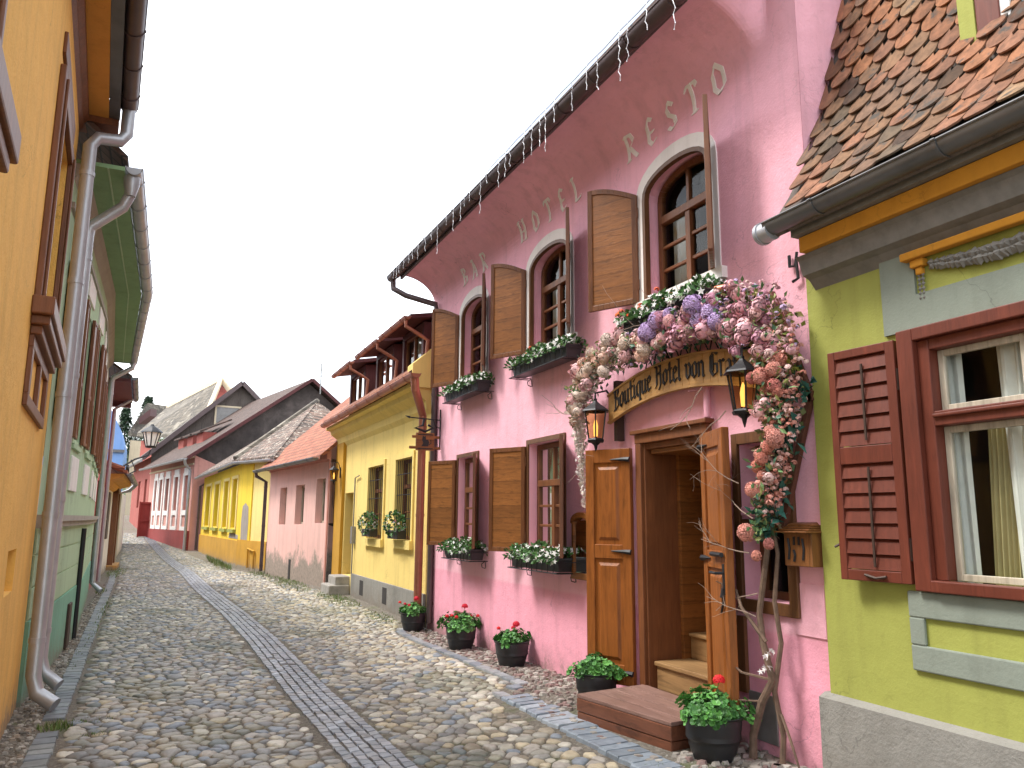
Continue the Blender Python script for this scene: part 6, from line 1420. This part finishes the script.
def peony(c,r,col,face=(-.75,-.4,.0)):
    mb=MB(); c=Vector(c); F0=(Vector(face)+rndv()*.55).normalized(); s=F0.cross(Vector((0,0,1))).normalized(); u=s.cross(F0)
    for lay,(nP,rr,t0,t1) in enumerate(((6,1.0,2.2,.95),(6,.94,2.0,.62),(5,.86,1.8,.36),(4,.76,1.5,.10))):
        for k in range(nP):
            a=6.283*(k+.5*(lay%2))/nP+random.uniform(-.12,.12); vs=[]; R_=r*rr*random.uniform(.95,1.05); fl=random.uniform(0,.55) if lay==0 else random.uniform(0,.18)
            for j in range(5):
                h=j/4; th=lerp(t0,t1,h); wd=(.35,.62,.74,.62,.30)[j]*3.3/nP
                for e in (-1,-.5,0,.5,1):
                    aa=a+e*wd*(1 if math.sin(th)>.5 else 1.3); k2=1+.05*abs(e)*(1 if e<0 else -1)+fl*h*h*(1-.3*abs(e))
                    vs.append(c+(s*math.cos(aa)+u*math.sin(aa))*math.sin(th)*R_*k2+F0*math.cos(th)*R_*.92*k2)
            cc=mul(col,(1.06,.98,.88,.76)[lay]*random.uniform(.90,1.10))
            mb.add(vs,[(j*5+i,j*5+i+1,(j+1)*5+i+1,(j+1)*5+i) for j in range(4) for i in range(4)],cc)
    return mb
def hydra(c,r,col,n=110):
    mb=MB(); c=Vector(c)
    for _ in range(n):
        v=rndv(); 
        if v.x>.45: v.x=-v.x
        q=c+v*r*random.uniform(.86,1.03); s=v.cross(rndv()).normalized(); u=s.cross(v); R_=r*.30; cc=mul(col,random.uniform(.8,1.25))
        for k in range(4):
            a=math.pi/2*k; d=s*math.cos(a)+u*math.sin(a); e=v.cross(d)
            mb.add([q,q+d*R_*.55+e*R_*.38+v*.003,q+d*R_*1.0-v*R_*.18,q+d*R_*.55-e*R_*.38+v*.003],[(0,1,2,3)],cc)
    mb.lathe(c-Vector((0,0,r*.7)),[(.3*r,0),(.75*r,.4*r),(.8*r,.9*r),(.3*r,1.35*r)],8,mul(col,.7)); return mb
mb=MB()
for _ in range(420):   # sprays of leaves standing out between the blooms
    f=random.random(); y,z=gpt(f); w=halfw(f); a=random.random()*6.28; r=random.random()**.5*w*1.15
    leaf(mb,(3.46-random.random()*.05,y*.985+r*math.cos(a),z+r*math.sin(a)),rndv()+Vector((-.5,-.3,.1)),rndv(),random.uniform(.035,.07),random.uniform(.018,.03),mul(random.choice([(.10,.20,.07),(.16,.26,.10),(.24,.26,.08),(.07,.16,.10)]),random.uniform(.8,1.2)))
mb.build('leaf_sprays',M['leaf'],gd)['kind']='stuff'
def put(kind,y,z,r,col,x=None,nm=None):
    x=x if x else 3.50-random.random()*.07
    (hydra if kind=='h' else peony)((x,y,z),r,col).build(nm or ('hydrangea_head' if kind=='h' else 'peony_bloom'),M['petal'],gd,smooth=False)
CR=(.80,.66,.56); PK=(.80,.50,.50); LI=(.50,.36,.60); MV=(.56,.27,.36); RS=(.60,.24,.18); DP=(.68,.36,.40); PE=(.80,.54,.43)
sc=.94
def P2(y,z): return y*sc+0.0, 1.6+(z-1.6)*sc   # measured on the wall plane, moved out to the blossom depth
items=[]
# left cream / blush sweep
for i in range(44):
    f=i/43*.30; y,z=gpt(f); w=halfw(f); items.append(('p' if i%3 else 'h',y+random.uniform(-w,w)*.8,z+random.uniform(-w,w)*.9,random.uniform(.05,.075),random.choice([CR,PK,PE,CR,(.76,.64,.56)])))
for i in range(20):
    f=.27+i/20*.15; y,z=gpt(f); w=halfw(f); items.append(('p' if i%2 else 'h',y+random.uniform(-.07,.07),z+random.uniform(-w,w)*.8,random.uniform(.055,.075),random.choice([MV,DP,(.60,.38,.38),PK])))
for (y,z) in ((5.02,3.13),(5.16,3.05),(4.55,3.05),(4.60,3.16),(4.32,2.98),(4.42,3.06),(4.9,3.18)): items.append(('h',y,z,.085,LI))
for i in range(52):
    f=.38+i/52*.27; y,z=gpt(f); w=halfw(f); items.append(('p',y+random.uniform(-w,w)*.9,z+random.uniform(-w,w)*.95,random.uniform(.045,.065),random.choice([MV,DP,DP,PK,(.72,.42,.46),(.55,.28,.36)])))
for (y,z) in ((4.05,2.60),(3.93,2.02),(3.99,2.0),(3.78,2.40),(3.74,2.44),(3.98,2.50),(3.84,2.48),(3.75,2.52),(3.72,2.62),(3.90,2.42),(3.86,2.18),(3.92,2.10),(3.80,2.14),(3.86,2.08),(3.97,1.88),(4.0,1.80),(4.0,1.93),(4.10,1.50),(3.93,1.50),(4.02,1.40)): items.append(('h',y,z,random.uniform(.045,.064),random.choice([RS,(.66,.30,.24),(.55,.20,.17)])))
for (y,z) in ((4.0,2.36),(3.92,2.34),(3.95,2.28),(3.86,1.86),(3.82,2.60),(3.90,2.66)): items.append(('p',y,z,.055,random.choice([PK,(.72,.48,.46)])))
for k,y,z,r_,c_ in items: put(k,y*.985+random.uniform(-.045,.045),z+random.uniform(-.04,.04),r_*random.uniform(.62,.98),mul(c_,random.uniform(.9,1.1)))
# little blossoms filling the sweep
mb=MB()
for _ in range(1500):
    f=random.random()**1.1*.95; y,z=gpt(f); w=halfw(f); a=random.random()*6.28; r=random.random()**.5*w*1.1
    c_=random.choice([(.80,.70,.62),(.80,.62,.56),(.76,.50,.48),(.78,.74,.66)]) if f<.22 else (random.choice([(.66,.36,.40),(.58,.28,.36),(.52,.38,.58),(.70,.48,.46)]) if f<.62 else random.choice([(.66,.30,.24),(.72,.40,.34),(.74,.50,.46),(.6,.24,.18)]))
    blob_flower(mb,(3.47+random.random()*.12,y*.985+r*math.cos(a),z+r*math.sin(a)),random.uniform(.018,.032),mul(c_,random.uniform(.85,1.1)),6)
mb.build('small_blossom',M['petal'],gd)['kind']='stuff'
# hanging white wisteria at the left end
mb=MB()
for _ in range(13):
    y=6.42+random.uniform(-.14,.12); z=random.uniform(2.5,2.75); L=random.uniform(.35,1.0) if y>6.35 else .4; x=3.56+random.uniform(-.05,.05); k=int(L/.012)
    for i in range(k):
        f=i/k; rr=.055*(1-f*.7); star_flower(mb,(x+random.uniform(-rr,rr),y+random.uniform(-rr,rr)+.03*math.sin(f*4),z-L*f),rndv()+Vector((-.5,-.3,0)),random.uniform(.015,.026),mul(random.choice([(.84,.80,.76),(.78,.68,.64),(.76,.72,.60)]),random.uniform(.85,1)))
mb.build('wisteria_blossom',M['petal'],gd)['kind']='stuff'
mb=MB()
for y,z in ((3.98,.78),(4.02,.70)): 
    for _ in range(7): star_flower(mb,(3.55+random.uniform(-.03,.03),y+random.uniform(-.04,.04),z+random.uniform(-.04,.04)),rndv()+Vector((-1,0,0)),.022,(.78,.72,.70))
mb.build('white_blossom',M['petal'],vn)
# ================================================================= light and sky
w=bpy.data.worlds.new('World'); SC.world=w; w.use_nodes=True; nt=w.node_tree; bg=nt.nodes['Background']
sky=nt.nodes.new('ShaderNodeTexSky'); sky.sky_type='NISHITA'; sky.sun_disc=False
SUN_EL=R(56); SUN_AZ=R(-62)      # azimuth from +Y, negative towards -X
sky.sun_elevation=SUN_EL; sky.sun_rotation=SUN_AZ; sky.air_density=1.0; sky.dust_density=2.5
tc=nt.nodes.new('ShaderNodeTexCoord'); mp=nt.nodes.new('ShaderNodeMapping'); mp.inputs['Scale'].default_value=(1.4,1.4,3.2); mp.inputs['Location'].default_value=(.62,-.02,1.05); nt.links.new(tc.outputs['Generated'],mp.inputs[0])
nz=nt.nodes.new('ShaderNodeTexNoise'); nz.inputs['Scale'].default_value=1.5; nz.inputs['Detail'].default_value=7; nz.inputs['Roughness'].default_value=.52; nt.links.new(mp.outputs[0],nz.inputs['Vector'])
rp_=ramp(nt,nz.outputs['Fac'],[(.40,(.17,.17,.17)),(.53,(.42,.42,.42)),(.62,(1,1,1))])
sky.ozone_density=.4; hz=nt.nodes.new('ShaderNodeMix'); hz.data_type='RGBA'; nt.links.new(rp_,hz.inputs[0]); nt.links.new(sky.outputs[0],hz.inputs[6]); hz.inputs[7].default_value=(18.8,19.2,19.5,1)
nt.links.new(hz.outputs[2],bg.inputs[0]); bg.inputs[1].default_value=.05
sd=bpy.data.lights.new('sun','SUN'); sd.energy=.9; sd.angle=R(14); sd.color=(1,.965,.92); so=bpy.data.objects.new('sun',sd); COL.objects.link(so)
dv=Vector((math.sin(SUN_AZ)*math.cos(SUN_EL),math.cos(SUN_AZ)*math.cos(SUN_EL),math.sin(SUN_EL))); so.rotation_euler=(-dv).to_track_quat('-Z','Y').to_euler(); so.location=dv*50
SC.view_settings.view_transform='Standard'; SC.view_settings.look='None'; SC.view_settings.exposure=2.2; SC.view_settings.gamma=1
SC.render.engine='CYCLES'
